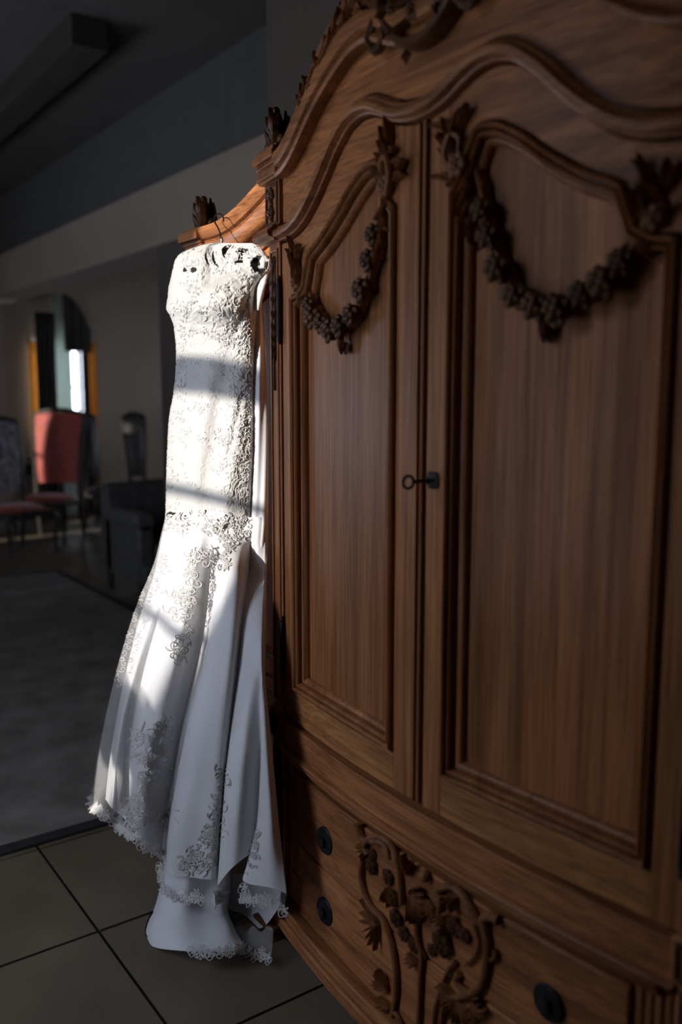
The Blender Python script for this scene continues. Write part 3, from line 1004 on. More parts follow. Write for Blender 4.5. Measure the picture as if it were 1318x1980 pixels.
for q in (-1, 1):
    e = crom([(.02 + q * .135, 2.37, 0), (.02 + q * .165, 2.33, 0), (.02 + q * .14, 2.30, 0), (.02 + q * .115, 2.315, 0), (.02 + q * .12, 2.335, 0)], 6)
    mb.tube([BOW(p.x, p.y, .03) for p in e], .011, 7)
mb.build('cartouche_carving', M['oak_carved'], cart)
mb = MB()
cx_, cz_ = -.055, 2.275
mb.add([BOW(cx_ - .018, cz_, 0), BOW(cx_, cz_ - .016, 0), BOW(cx_ + .018, cz_, 0), BOW(cx_, cz_ + .016, 0), BOW(cx_, cz_, .014)], [(0, 1, 4), (1, 2, 4), (2, 3, 4), (3, 0, 4)])
mb.build('diamond_boss', M['oak_carved'], cart, smooth=False)

# --------------------------------------------------------------- side wing
WX0, WX1 = -1.36, -.70
mb = MB(); mb.box(WX0, WX1, WING_Y + .03, .60, .05, 2.06)
mb.build('wing_carcass', M['oak_v'], A, smooth=False)
WTOP = pchip([(-1.40, 2.045), (-1.30, 2.045), (-1.20, 2.043), (-1.12, 2.047), (-1.05, 2.058), (-.95, 2.085), (-.85, 2.12), (-.76, 2.15), (-.68, 2.165)])
mb = MB(); mb.slab(WING, lin(WX0, WX1, 31), 1.99, lambda x: WTOP(x) + .03, -.03, 0.0)
mb.build('wing_frieze', M['oak_h'], A)
wc = [(-.010, -.01), (-.012, .030), (-.004, .045), (.010, .052), (.026, .056), (.034, .050), (.040, .050), (.044, .062), (.066, .076), (.080, .074), (.086, .060), (.086, -.06)]
mb = MB(); mb.mold(WING, [(x, WTOP(x)) for x in lin(-.69, -1.275, 41)], [(-a, d) for a, d in wc])
wcor = mb.build('wing_cornice', M['oak_mould_h'], A)
mb = MB()
for k in range(90):
    x = -1.27 + .58 * k / 89
    mb.blob(WING(x, WTOP(x) + .037, .051), .0028, .0028, .0028, nu=5, nv=3)
b2 = mb.build('bead_row', M['oak_mould'], wcor); b2['kind'] = 'stuff'
mb = MB(); mb.slab(WING, lin(-1.255, -.69, 31), lambda x: WTOP(x) - .055, lambda x: WTOP(x) - .035, -.01, .010)
mb.build('wing_frieze_moulding', M['oak_mould_h'], A)
mb = MB()
for z0, z1, g, d in ((2.035, 2.043, .0, .06), (2.043, 2.06, .012, .07), (2.06, 2.078, .006, .064), (2.078, 2.085, .012, .068), (2.085, 2.09, .008, .062), (2.09, 2.116, .016, .084), (2.116, 2.128, .006, .074), (2.128, 2.136, -.012, .05)):
    mb.slab(WING, lin(-1.385 - g, -1.27 + g * .3, 3), z0, z1, -.38, d)
mb.build('wing_capital', M['oak_mould_h'], A, smooth=False, bevel=.003)
mb = MB(); cxm = -1.325; fz = 2.136
for k, (ang, L) in enumerate(((1.57, .10), (1.15, .085), (2.0, .085), (.75, .06), (2.4, .06))):
    mb.leaf(WING, cxm, fz, ang, L, .036, .03, .016, (1.57 - ang) * .9, .008)
    mb.leaf(WING, cxm, fz, ang, L, .036, .0, -.014, (1.57 - ang) * .9, .0)
mb.blob(WING(cxm, fz + .045, .02), .022, .024, .045); mb.blob(WING(cxm, fz + .088, .022), .012, .014, .016)
mb.blob(WING(cxm - .05, fz + .012, .02), .014, .014, .013); mb.blob(WING(cxm + .05, fz + .012, .02), .014, .014, .013)
mb.build('finial', M['oak_carved'], A)
# wing post, door and base
mb = MB(); mb.slab(WING, lin(WX0, WX0 + .07, 3), .12, 2.04, -.03, .012); mb.build('wing_post', M['oak_v'], A, bevel=.003)
mb = MB(); mb.slab(WING, lin(WX0 + .075, WX1, 5), .69, 1.985, -.03, .0)
wd = mb.build('wing_door', M['oak_v'], A, bevel=.002)
wtop = pchip([(-1.24, 1.77), (-1.18, 1.79), (-1.10, 1.835), (-1.0, 1.87), (-.93, 1.893), (-.86, 1.90), (-.80, 1.89), (-.76, 1.87)])
wp = [(-.755, .78), (-1.24, .78)] + [(-1.24, 1.76)] + [(x, wtop(x)) for x in lin(-1.22, -.78, 24)] + [(-.755, 1.86)]
mb = MB(); mb.mold(WING, [(p[0], p[1]) for p in reversed(wp)], [(.004, -.01), (.004, .012), (-.004, .020), (-.012, .018), (-.016, .012), (-.022, .016), (-.03, .014), (-.034, .004), (-.044, .002), (-.046, -.01)], closed=True)
mb.build('panel_moulding', M['oak_mould'], wd)
mb = MB()
for k in range(9):
    mb.leaf(WING, -.83 + .004 * k, 1.70 - .004 * k, -2.4 + .4 * k, .045, .018, .0, .014, .6, .008)
mb.flower(WING, -.82, 1.69, .002, .024)
mb.build('wing_carving', M['oak_carved'], wd)
mb = MB()
mb.slab(WING, lin(WX0 - .02, WX1, 3), .60, .69, -.03, .02)
mb.build('wing_rail', M['oak_h'], A, bevel=.004)
mb = MB(); mb.slab(WING, lin(WX0 - .02, WX1, 3), .05, .13, -.4, .03)
mb.build('wing_base', M['oak_h'], A, bevel=.004)
mb = MB(); mb.slab(WING, lin(WX0 + .075, WX1, 3), .14, .595, -.03, .0)
wdr = mb.build('wing_drawer', M['oak_drawer'], A, bevel=.003)
for y in (.0, .36):
    mb = MB(); mb.box(WX0 - .01, WX0 + .08, WING_Y - .01 + y, WING_Y + .08 + y, 0, .05); mb.build('foot', M['oak_carved'], A, bevel=.01)

# ------------------------------------------------------------------ wedding dress
D = empty('wedding_dress', (-0.97, 0.0, 0.0))
tag(D, 'ivory lace wedding dress with satin train hanging on the side of the armoire', 'dress')


def smooth(a, b, x):
    t = max(0.0, min(1.0, (x - a) / (b - a))); return t * t * (3 - 2 * t)


def fbm(p, f):
    return noise.noise(Vector(p) * f)


# ---- lace sheath: bodice, hips (closed tube). rows: py, left px, right px, Y left, Y right, bulge
SH = [(470, 408, 488, .055, .115, .010), (474, 390, 497, .045, .122, .016), (482, 366, 507, .030, .130, .024), (492, 347, 514, .014, .137, .030), (505, 338, 519, .004, .140, .036),
      (522, 334, 517, .000, .138, .044), (540, 330, 505, -.002, .128, .052), (560, 326, 494, -.004, .118, .060), (580, 324, 491, -.006, .114, .064), (597, 322, 490, -.008, .112, .064),
      (610, 329, 490, -.004, .112, .058), (630, 336, 490, .000, .112, .050), (680, 341, 490, .000, .112, .042), (730, 339, 490, .000, .112, .042), (770, 334, 490, -.004, .112, .046),
      (810, 327, 490, -.008, .110, .052), (860, 324, 490, -.012, .108, .056), (920, 322, 488, -.016, .104, .058), (970, 321, 486, -.020, .098, .060), (1010, 319, 483, -.026, .090, .062),
      (1045, 312, 479, -.034, .080, .064)]
shf = [pchip([(r[0], r[k]) for r in SH]) for k in range(1, 6)]
NECK = pchip([(330, 575), (365, 572), (395, 560), (425, 543), (452, 530), (480, 524), (520, 520)])


def lace_height(px, py):
    """raised scrolling thread pattern of the lace, in 0..1"""
    p = Vector((px * .052, py * .052, 3.1))
    w = Vector((noise.noise(p * .9), noise.noise(p * .9 + Vector((7.7, 1.3, 0))), 0)) * 1.6
    r1 = 1 - min(1, abs(noise.noise((p + w) * 1.25)) * 3.4)
    r2 = 1 - min(1, abs(noise.noise((p + w * .6) * 2.6 + Vector((3, 9, 1)))) * 2.8)
    return max(r1, r2 * .75)


def sheath_point(py, s, back=False):
    L, R, YL, YR, B = [f(py) for f in shf]
    px = L + (R - L) * s
    Y = YL + (YR - YL) * s
    e = math.sin(math.pi * s)
    if not back:
        wob = .006 * math.sin(px * .09 + py * .013) * smooth(640, 760, py)
        Y -= B * .92 * max(0, e) ** .36 + wob * e
        # bust fullness, fold at the neckline and the drape below it
        Y -= .020 * e * math.exp(-((py - 590) / 38) ** 2)
        nk = NECK(px)
        Y += .012 * smooth(nk + 2, nk - 8, py) * e * smooth(385, 410, px) * smooth(500, 470, px)
        Y -= .005 * e * math.exp(-((py - nk - 10) / 8) ** 2)
        # slanting pull fold on the right of the bodice
        Y += .004 * math.exp(-((px - 478 + (py - 580) * .36) / 6) ** 2) * smooth(560, 590, py) * smooth(660, 625, py)
        Y += .005 * math.exp(-((px - 462 + (py - 790) * .22) / 7) ** 2) * smooth(740, 780, py) * smooth(920, 870, py)
        amp = .0032 * (.30 + .70 * max(smooth(.62, .80, s), smooth(.25, .05, s), smooth(700, 640, py))) * (1 - .75 * smooth(930, 1020, py))
        if 0.005 < s < .995: Y -= amp * lace_height(px, py) * min(1, e * 6)
        Y -= .0035 * fbm((px * .02, py * .012, 0), 1.0) * e
        if s < .06: px -= 1.4 * lace_height(px * 1.7, py * 1.7)
        if s > .94: px += 1.2 * lace_height(px * 1.7, py * 1.7)
    else:
        Y = min(Y + .030 * e, WING_Y - .085 if py < 520 else WING_Y - .03)
    return at_y(px, py, Y)


NS, NB, NR = 150, 24, 330
rows = []
holes = set()
ss = [i / NS for i in range(NS + 1)]
for i in range(NR + 1):
    py = 470 + (1045 - 470) * i / NR
    rows.append([sheath_point(py, s) for s in ss] + [sheath_point(py, 1 - (k + 1) / (NB + 1), True) for k in range(NB)])


def sheath_hole(i, j):
    if j >= NS: return False
    py = 470 + (1045 - 470) * (i + .5) / NR
    L, R = shf[0](py), shf[1](py)
    px = L + (R - L) * (j + .5) / NS
    # armhole on the right shoulder with a ragged lace rim
    rag = 2.5 * noise.noise(Vector((px * .22, py * .22, 5)))
    if ((px - 502) / (17 + rag)) ** 2 + ((py - 511) / (17 + rag)) ** 2 < 1: return True
    # slits of the buttoned yoke, through which the black hanger shows
    for (x0, y0, x1, y1, bow, w) in ((399, 483, 405, 514, -4, 2.2), (412, 486, 424, 518, -5, 2.4), (447, 473, 433, 499, -6, 4.6)):
        t = ((px - x0) * (x1 - x0) + (py - y0) * (y1 - y0)) / ((x1 - x0) ** 2 + (y1 - y0) ** 2)
        if 0 < t < 1:
            cx2 = x0 + (x1 - x0) * t + bow * math.sin(math.pi * t)
            if abs(px - cx2) < w * math.sin(math.pi * t) ** .5: return True
    if py > 985 and lace_height(px, py) < (py - 985) / 58 + .15 * math.sin(px * .16): return True
    # open mesh between lace flowers on the yoke
    if py < 522 and 350 < px < 500:
        if lace_height(px, py) < .10 and (px < 385 or px > 455): return True
    for (x0, y0, rx, ry) in ((374, 522, 6, 5), (357, 522, 4, 4), (470, 484, 11, 4), (462, 506, 8, 3)):
        if ((px - x0) / rx) ** 2 + ((py - y0) / ry) ** 2 < 1 + .8 * noise.noise(Vector((px * .3, py * .3, 2))): return True
    return False


mb = MB(); mb.grid(rows, cu=True, skip=sheath_hole)
sheath = mb.build('lace_sheath', M['sheath'], D, sharp=180)

# ---- skirt: folded satin from the hips down. columns of (py -> px) and (py -> Y)
def colm(pts):
    return pchip([(p[0], p[1]) for p in pts]), pchip([(p[0], p[2]) for p in pts])


SK = [
    # left edge (under the tulle)
    colm([(1000, 322, -.010), (1060, 308, -.030), (1100, 300, -.045), (1200, 268, -.085), (1300, 243, -.125), (1400, 222, -.165), (1500, 208, -.20), (1600, 200, -.22), (1700, 196, -.22)]),
    colm([(1000, 350, -.060), (1100, 326, -.085), (1200, 290, -.125), (1300, 260, -.165), (1400, 236, -.20), (1500, 222, -.235), (1600, 216, -.25), (1700, 214, -.25)]),
    # valley beside the sheer panel
    colm([(1000, 395, -.080), (1060, 383, -.085), (1120, 348, -.090), (1190, 314, -.105), (1300, 272, -.130), (1400, 248, -.150), (1500, 240, -.170), (1600, 238, -.17), (1700, 238, -.17)]),
    colm([(1000, 402, -.085), (1100, 376, -.125), (1200, 350, -.165), (1300, 325, -.195), (1400, 300, -.215), (1500, 285, -.235), (1600, 275, -.23), (1700, 270, -.22)]),
    # groove left of the wide satin fold
    colm([(1000, 410, -.060), (1100, 400, -.076), (1200, 390, -.094), (1280, 374, -.108), (1400, 347, -.130), (1500, 329, -.150), (1600, 314, -.165), (1700, 304, -.165)]),
    colm([(1000, 425, -.055), (1100, 420, -.076), (1200, 412, -.106), (1300, 398, -.138), (1400, 375, -.170), (1500, 355, -.195), (1600, 338, -.210), (1700, 326, -.205)]),
    # crest of the wide fold
    colm([(1000, 442, -.040), (1100, 440, -.058), (1200, 437, -.094), (1300, 428, -.128), (1400, 412, -.155), (1500, 396, -.172), (1600, 382, -.182), (1700, 372, -.175)]),
    colm([(1000, 468, .010), (1100, 466, -.020), (1200, 460, -.066), (1300, 451, -.100), (1400, 440, -.122), (1500, 428, -.138), (1600, 419, -.148), (1700, 412, -.145)]),
    # hidden valley behind the next fold
    colm([(1000, 490, .085), (1100, 484, .055), (1200, 477, .005), (1300, 466, -.035), (1400, 455, -.060), (1500, 443, -.075), (1600, 434, -.085), (1700, 428, -.085)]),
    # sharp front edge of the right-hand panel
    colm([(1000, 486, .075), (1100, 478, .040), (1200, 469, -.038), (1300, 459, -.078), (1400, 448, -.110), (1500, 436, -.137), (1600, 428, -.148), (1720, 420, -.148)]),
    colm([(1000, 498, .085), (1100, 492, .046), (1200, 487, -.034), (1300, 481, -.078), (1400, 473, -.114), (1500, 464, -.144), (1600, 456, -.158), (1700, 449, -.158)]),
    # groove at its right side
    colm([(1000, 512, .104), (1100, 509, .066), (1200, 505, -.018), (1300, 503, -.062), (1400, 502, -.076), (1500, 499, -.090), (1600, 495, -.100), (1700, 488, -.10)]),
    colm([(1000, 515, .108), (1100, 513, .072), (1200, 509, -.010), (1300, 507, -.056), (1400, 507, -.084), (1500, 504, -.106), (1600, 498, -.124), (1650, 486, -.135), (1705, 468, -.145)]),
    colm([(1000, 517, .111), (1100, 515, .076), (1200, 512, -.004), (1300, 510, -.050), (1400, 515, -.075), (1500, 520, -.095), (1600, 524, -.112), (1700, 520, -.124)]),
    # right edge
    colm([(1000, 518.5, .114), (1100, 516.5, .084), (1200, 514.5, .006), (1300, 512.5, -.040), (1400, 521, -.052), (1500, 531, -.066), (1600, 541, -.078), (1700, 553, -.088), (1760, 560, -.09)]),
]
# hem height per column (py)
HEM = pchip([(0, 1545), (1, 1565), (2, 1580), (3, 1625), (4, 1650), (5, 1690), (6, 1697), (7, 1700), (8, 1690), (9, 1712), (10, 1676), (11, 1650), (12, 1702), (13, 1716), (14, 1728)])


BP = [(575, 497, 506, .128, .142), (600, 495, 508, .122, .142), (650, 492, 512, .112, .140), (700, 490, 515, .106, .138), (800, 489, 517.5, .098, .134), (900, 488, 518.5, .090, .128), (1000, 486, 518.5, .076, .118),
      (1050, 484, 517.5, .058, .108), (1100, 483, 516.5, .042, .098), (1200, 480, 514.5, .016, .080)]
bpf = [pchip([(r[0], r[k]) for r in BP]) for k in range(1, 5)]


def skirt_rows(cols, top, hem, nv, sub):
    out = []
    n = len(cols)
    for i in range(nv + 1):
        t = i / nv
        ctrl = []
        for c in range(n):
            py = top + (hem(c) - top) * t
            px = cols[c][0](py); Y = cols[c][1](py)
            if py < 1100 and px < shf[1](py) + 2:      # starts beneath the lace sheath
                L, R, YL, YR, B = [f(py) for f in shf]
                u = min(1, max(0, (px - L) / (R - L)))
                Ys = YL + (YR - YL) * u - B * math.sin(math.pi * u) ** .36 * .92 + .004
                k = smooth(1012, 1095, py); Y = Ys * (1 - k) + Y * k
            elif py < 1100 and c >= 8 and cols is SK:   # and beneath the satin back panel
                L, R, YL, YR = [f(min(py, 1200)) for f in bpf]
                u = min(1.1, max(0, (px - L) / (R - L)))
                k = smooth(1020, 1098, py); Y = (YL + (YR - YL) * u - .010 * max(0, math.sin(math.pi * min(1, u))) ** .8 - .001) * (1 - k) + Y * k
            ctrl.append(at_y(px, py, Y))
        out.append(crom(ctrl, sub))
    return out


rows = skirt_rows(SK, 1000, HEM, 120, 10)
# soft extra drapes
for i, r in enumerate(rows):
    for j, p in enumerate(r):
        t = i / 120
        p.y += .004 * t * noise.noise(Vector((j * .11, i * .018, 2)))
        p.z = max(p.z, .012)
# back of the skirt closes the tube
back = []
for i, r in enumerate(rows):
    t = i / 120
    a, b = r[-1], r[0]
    row = []
    for k in range(1, 14):
        u = k / 14
        q = a.lerp(b, u)
        q.y = min(q.y + (.05 + .09 * t) * math.sin(math.pi * u) + .012 * t * math.sin(u * 25), WING_Y - .05)
        row.append(q)
    back.append(row)
mb = MB(); mb.grid([r + b for r, b in zip(rows, back)], cu=True)
skirt = mb.build('satin_skirt', M['satin'], D, sharp=180)
skirt_front = [list(r) for r in rows]

# ---- satin back panel hanging beside the bodice (runs into the train)
rows = []
for i in range(81):
    py = 578 + (1200 - 578) * i / 80
    L, R, YL, YR = [f(py) for f in bpf]
    row = []
    for j in range(17):
        s = j / 16
        Y = YL + (YR - YL) * s - .010 * math.sin(math.pi * s) ** .8 * smooth(600, 760, py) + .002 * math.sin(s * 9 + py * .01)
        row.append(at_y(L + (R - L) * s, py, Y))
    for j in range(1, 8):
        s = 1 - j / 8
        row.append(at_y(L + (R - L) * s + 1.5, py, min(YL + (YR - YL) * s + .022, WING_Y - .03)))
    rows.append(row)
mb = MB(); mb.grid(rows, cu=True)
mb.build('satin_back_panel', M['satin'], D, sharp=180)
# strap from the shoulder down to the panel
rows = []
STR = [(500, 519, 521.5), (515, 516, 521), (530, 503, 519), (545, 495, 515.5), (560, 492, 512), (575, 491, 508.5), (600, 491, 503)]
sl = pchip([(a, b) for a, b, c in STR]); sr = pchip([(a, c) for a, b, c in STR])
for i in range(31):
    py = 500 + 100 * i / 30
    rows.append([at_y(sl(py) + (sr(py) - sl(py)) * s / 6 + (1.2 * noise.noise(Vector((s * 2, py * .4, 0))) if s == 6 else 0), py, .138 - .030 * smooth(515, 560, py) - .012 * math.sin(math.pi * s / 6)) for s in range(7)]
                + [at_y(sl(py) + (sr(py) - sl(py)) * s / 6, py, .146 - .026 * smooth(515, 560, py)) for s in (5, 3, 1)])
mb = MB(); mb.grid(rows, cu=True); mb.build('shoulder_strap', M['lace'], D, sharp=180)

# ---- tulle overlay on the left, falling from the hips
TU = [
    colm([(1000, 345, .050), (1100, 330, .050), (1200, 290, .020), (1300, 262, -.010), (1400, 242, -.050), (1500, 228, -.085), (1600, 222, -.10)]),
    colm([(1000, 326, .005), (1100, 303, -.005), (1200, 262, -.040), (1300, 232, -.080), (1400, 208, -.120), (1500, 190, -.155), (1600, 182, -.17)]),
    colm([(1000, 320, -.030), (1036, 311, -.034), (1082, 300, -.055), (1118, 286, -.075), (1155, 270, -.090), (1191, 257, -.105), (1236, 243, -.125), (1291, 227, -.145), (1355, 211, -.170), (1418, 198, -.190), (1482, 186, -.21), (1536, 180, -.225), (1600, 177, -.23)]),
    colm([(1000, 336, -.075), (1100, 310, -.110), (1200, 272, -.150), (1300, 242, -.190), (1400, 216, -.230), (1500, 203, -.262), (1600, 196, -.275)]),
    colm([(1000, 360, -.095), (1100, 335, -.120), (1200, 300, -.150), (1300, 266, -.180), (1400, 240, -.205), (1500, 232, -.225), (1600, 228, -.23)]),
    colm([(1000, 385, -.105), (1100, 360, -.150), (1200, 330, -.195), (1300, 304, -.232), (1400, 282, -.258), (1500, 268, -.275), (1650, 262, -.275)]),
    colm([(1000, 405, -.100), (1100, 388, -.130), (1200, 366, -.165), (1300, 342, -.195), (1400, 318, -.215), (1500, 302, -.230), (1650, 292, -.23)]),
    colm([(1000, 418, -.092), (1100, 406, -.108), (1200, 396, -.118), (1300, 374, -.130), (1400, 349, -.150), (1500, 331, -.170), (1650, 311, -.18)]),
]
THEM = pchip([(0, 1520), (1, 1535), (2, 1556), (3, 1572), (4, 1596), (5, 1622), (6, 1640), (7, 1646)])
rows = skirt_rows(TU, 1000, THEM, 90, 8)
mb = MB(); mb.grid(rows); tul = mb.build('tulle_overlay', M['tulle'], D, sharp=180)
tulle_rows = rows

# ---- sheer hem band below the satin
def hem_band(j0, j1, drop, name, top=0):
    base = skirt_front[-1][j0:j1 + 1]
    rows_ = []
    for k in range(9):
        t = k / 8
        rows_.append([Vector((p.x, p.y + .006 * math.sin(j * .5) * t - .004 * t, max(.006, p.z - drop(j / max(1, (j1 - j0))) * t))) for j, p in enumerate(base)])
    m_ = MB(); m_.grid(rows_); return m_.build(name, M['tulle_thin'], D, sharp=180), rows_


hb1, hb1r = hem_band(40, 90, lambda u: .050 + .012 * math.sin(u * 3.1), 'sheer_hem')
hb2, hb2r = hem_band(118, 140, lambda u: .042, 'sheer_hem')

# ---- train: under layer spreading on the floor
TR = [
    colm([(1650, 322, -.15), (1700, 313, -.165), (1760, 297, -.21), (1800, 281, -.274), (1822, 284, -.289)]),
    colm([(1650, 335, -.175), (1700, 325, -.195), (1760, 310, -.235), (1800, 296, -.275), (1832, 300, -.29)]),
    colm([(1650, 365, -.165), (1700, 360, -.18), (1760, 352, -.20), (1800, 346, -.235), (1838, 345, -.262)]),
    colm([(1650, 395, -.11), (1700, 394, -.12), (1760, 394, -.135), (1800, 394, -.175), (1841, 395, -.215)]),
    colm([(1650, 425, -.08), (1700, 426, -.085), (1760, 430, -.09), (1800, 438, -.125), (1841, 440, -.165)]),
    colm([(1650, 440, -.055), (1700, 442, -.06), (1760, 440, -.055), (1790, 447, -.085), (1838, 468, -.12)]),
    colm([(1650, 445, -.02), (1700, 446, -.02), (1760, 441, -.02), (1790, 452, -.04), (1836, 476, -.07)]),
]
TRH = pchip([(0, 1818), (1, 1832), (2, 1838), (3, 1840), (4, 1840), (5, 1836), (6, 1832)])
rows = skirt_rows(TR, 1655, TRH, 60, 9)
for r in rows:
    for p in r: p.z = max(p.z, .004)
back = []
for i, r in enumerate(rows):
    a, b = r[-1], r[0]; t = i / 60
    back.append([a.lerp(b, k / 10) + Vector((0, (.02 + .05 * t) * math.sin(math.pi * k / 10), 0)) for k in range(1, 10)])
mb = MB(); mb.grid([r + b for r, b in zip(rows, back)], cu=True)
train = mb.build('train', M['satin'], D, sharp=180)
train_rows = rows
# inside of the skirt seen through the mouth of the fold, and the turned corner of the train
IN = [colm([(1690, 438, -.02), (1760, 440, -.02), (1830, 450, -.02)]), colm([(1690, 470, .012), (1760, 474, .008), (1830, 478, .0)]),
      colm([(1690, 510, .010), (1760, 512, .004), (1830, 512, -.01)]), colm([(1690, 545, -.03), (1760, 540, -.035), (1830, 530, -.045)])]
rows = skirt_rows(IN, 1690, lambda c: (1800, 1802, 1790, 1752)[c], 20, 8)
for r in rows:
    for p in r: p.z = max(p.z, .006)
mb = MB(); mb.grid(rows); mb.build('inner_skirt', M['satin'], D, sharp=180)
CO = [colm([(1790, 452, -.06), (1830, 455, -.085), (1860, 458, -.10)]), colm([(1790, 490, -.030), (1830, 488, -.065), (1860, 488, -.08)]), colm([(1770, 530, -.01), (1830, 526, -.045), (1860, 522, -.06)])]
rows = skirt_rows(CO, 1796, lambda c: 1842 + 6 * c, 16, 10)
for i, r in enumerate(rows):
    for j, p in enumerate(r):
        p.z = max(p.z + .01 * math.sin(j * .8) * (1 - i / 16), .004)
mb = MB(); mb.grid(rows); corner = mb.build('sheer_train_corner', M['tulle'], D, sharp=180)

# ---- lace motifs laid on the cloth
def bvh_of(objs):
    vs, fs = [], []
    for o in objs:
        org = parent_org(o)
        b = len(vs); vs += [v.co + org for v in o.data.vertices]; fs += [tuple(b + i for i in p.vertices) for p in o.data.polygons]
    return BVHTree.FromPolygons(vs, fs)


def caster(objs, off):
    T = bvh_of(objs)
    def f(px, py):
        d = ray(px, py).normalized()
        h = T.ray_cast(CAM, d)
        if h[0] is None: return None
        n = h[1]
        if n.dot(d) > 0: n = -n
        return h[0] + n * off * .6 - d * off * .4
    return f


def thread(mb, cast, pts, r, n=4):
    run = []
    last = None
    for p in pts:
        h = cast(p[0], p[1])
        if h is not None and last is not None and (h - last).length > .05: h = None
        if h is None:
            if len(run) > 1: mb.tube(run, r, n)
            run = []; last = None; continue
        run.append(h); last = h
    if len(run) > 1: mb.tube(run, r, n)


def spiral(x, y, R, a0, turns, sx=1):
    n = int(9 * turns) + 3
    return [(x + sx * R * (1 - .85 * k / n) * math.cos(a0 + 2 * math.pi * turns * k / n), y + R * (1 - .85 * k / n) * math.sin(a0 + 2 * math.pi * turns * k / n)) for k in range(n + 1)]


def scroll(mb, cast, x, y, R, a, sx, r):
    """s-scroll with side curls"""
    thread(mb, cast, spiral(x, y, R, a, 1.15, sx), r)
    ex, ey = x + sx * R * math.cos(a), y + R * math.sin(a)
    L = R * RND.uniform(1.3, 2.0); b = a + RND.uniform(-.4, .4)
    tail = [(ex + sx * L * t * math.cos(b + 1.2 * t), ey + L * t * math.sin(b + 1.2 * t)) for t in [k / 6 for k in range(7)]]
    thread(mb, cast, tail, r)


def petal_flower(mb, cast, x, y, R, n, r, squash=1.0):
    a0 = RND.random() * 6
    for k in range(n):
        a = a0 + 2 * math.pi * k / n
        loop = []
        for q in range(9):
            t = q / 8 * math.pi
            rr = R * (.22 + .78 * math.sin(t)); aa = a + (q / 8 - .5) * 1.5 * math.pi / n * 1.25
            loop.append((x + rr * math.cos(aa) * squash, y + rr * math.sin(aa)))
        thread(mb, cast, loop, r)
        thread(mb, cast, [(x + R * .25 * math.cos(a) * squash, y + R * .25 * math.sin(a)), (x + R * .75 * math.cos(a) * squash, y + R * .75 * math.sin(a))], r * .8)
    h = cast(x, y)
    if h is not None: mb.blob(h, r * 2.4, r * 2.4, r * 2.4, nu=6, nv=4)


def palmette(mb, cast, x, y, R, a, n, r, spread=1.7):
    for k in range(n):
        b = a + spread * (k / (n - 1) - .5)
        c = (k / (n - 1) - .5) * 1.6
        L = R * (1 - .25 * abs(k / (n - 1) - .5) * 2)
        pts = []
        for q in range(8):
            t = q / 7
            pts.append((x + L * t * math.cos(b + c * t * t), y + L * t * math.sin(b + c * t * t)))
        thread(mb, cast, pts, r * (1.3 - .1 * abs(k - n // 2)))
        pts2 = [(p[0] + 2.0 * math.sin(q * .45) * math.cos(b + 1.57), p[1] + 2.0 * math.sin(q * .45) * math.sin(b + 1.57)) for q, p in enumerate(pts)]
        thread(mb, cast, pts2, r)


def sheet(mb, cast, pts, step=1):
    pass


beads = MB()


def bead(cast, x, y, r=.0022):
    h = cast(x, y)
    if h is not None: beads.blob(h, r, r, r, nu=6, nv=4)


c_sheath = caster([sheath], .0015)
mb = MB()
# right flank of the bodice and hips: dense scrolls
for k in range(95):
    py = RND.uniform(600, 1040)
    L, R = shf[0](py), shf[1](py)
    px = L + (R - L) * (1 - abs(RND.gauss(0, .16)) - .03)
    scroll(mb, c_sheath, px, py, RND.uniform(4, 8.5), RND.random() * 6.3, RND.choice((-1, 1)), .0013)
for k in range(34):
    py = RND.uniform(600, 1030); L, R = shf[0](py), shf[1](py)
    scroll(mb, c_sheath, L + (R - L) * abs(RND.gauss(.06, .08)), py, RND.uniform(4, 7), RND.random() * 6.3, RND.choice((-1, 1)), .0012)
# bust and yoke flowers
for k in range(46):
    py = RND.uniform(484, 660); L, R = shf[0](py), shf[1](py)
    px = L + (R - L) * RND.uniform(.06, .94)
    if RND.random() < .45: petal_flower(mb, c_sheath, px, py, RND.uniform(6, 10), 6, .0012)
    else: scroll(mb, c_sheath, px, py, RND.uniform(4, 8), RND.random() * 6.3, RND.choice((-1, 1)), .0013)
# broad leafy rim at the armhole and along the right shoulder
for k in range(14):
    a = RND.uniform(2.2, 4.4)
    x, y = 503 + 15 * math.cos(a), 511 + 16 * math.sin(a)
    palmette(mb, c_sheath, x - 3, y, RND.uniform(8, 13), a + RND.uniform(-.5, .5), 3, .0016, 1.0)
# faint overall sprigs
for k in range(40):
    py = RND.uniform(680, 1000); L, R = shf[0](py), shf[1](py)
    scroll(mb, c_sheath, L + (R - L) * RND.uniform(.12, .7), py, RND.uniform(3, 6), RND.random() * 6.3, RND.choice((-1, 1)), .0006)
ap = mb.build('lace_applique', M['lace'], D); ap['kind'] = 'stuff'
for k in range(150):
    py = RND.uniform(600, 1040); L, R = shf[0](py), shf[1](py)
    bead(c_sheath, L + (R - L) * min(.97, max(.03, RND.gauss(.76, .16))), py, RND.uniform(.0012, .0024))
for k in range(40):
    bead(c_sheath, RND.gauss(470, 10), RND.gauss(770, 30), RND.uniform(.0018, .003))
for k in range(40):
    bead(c_sheath, RND.uniform(380, 440), RND.uniform(482, 512), .0016)

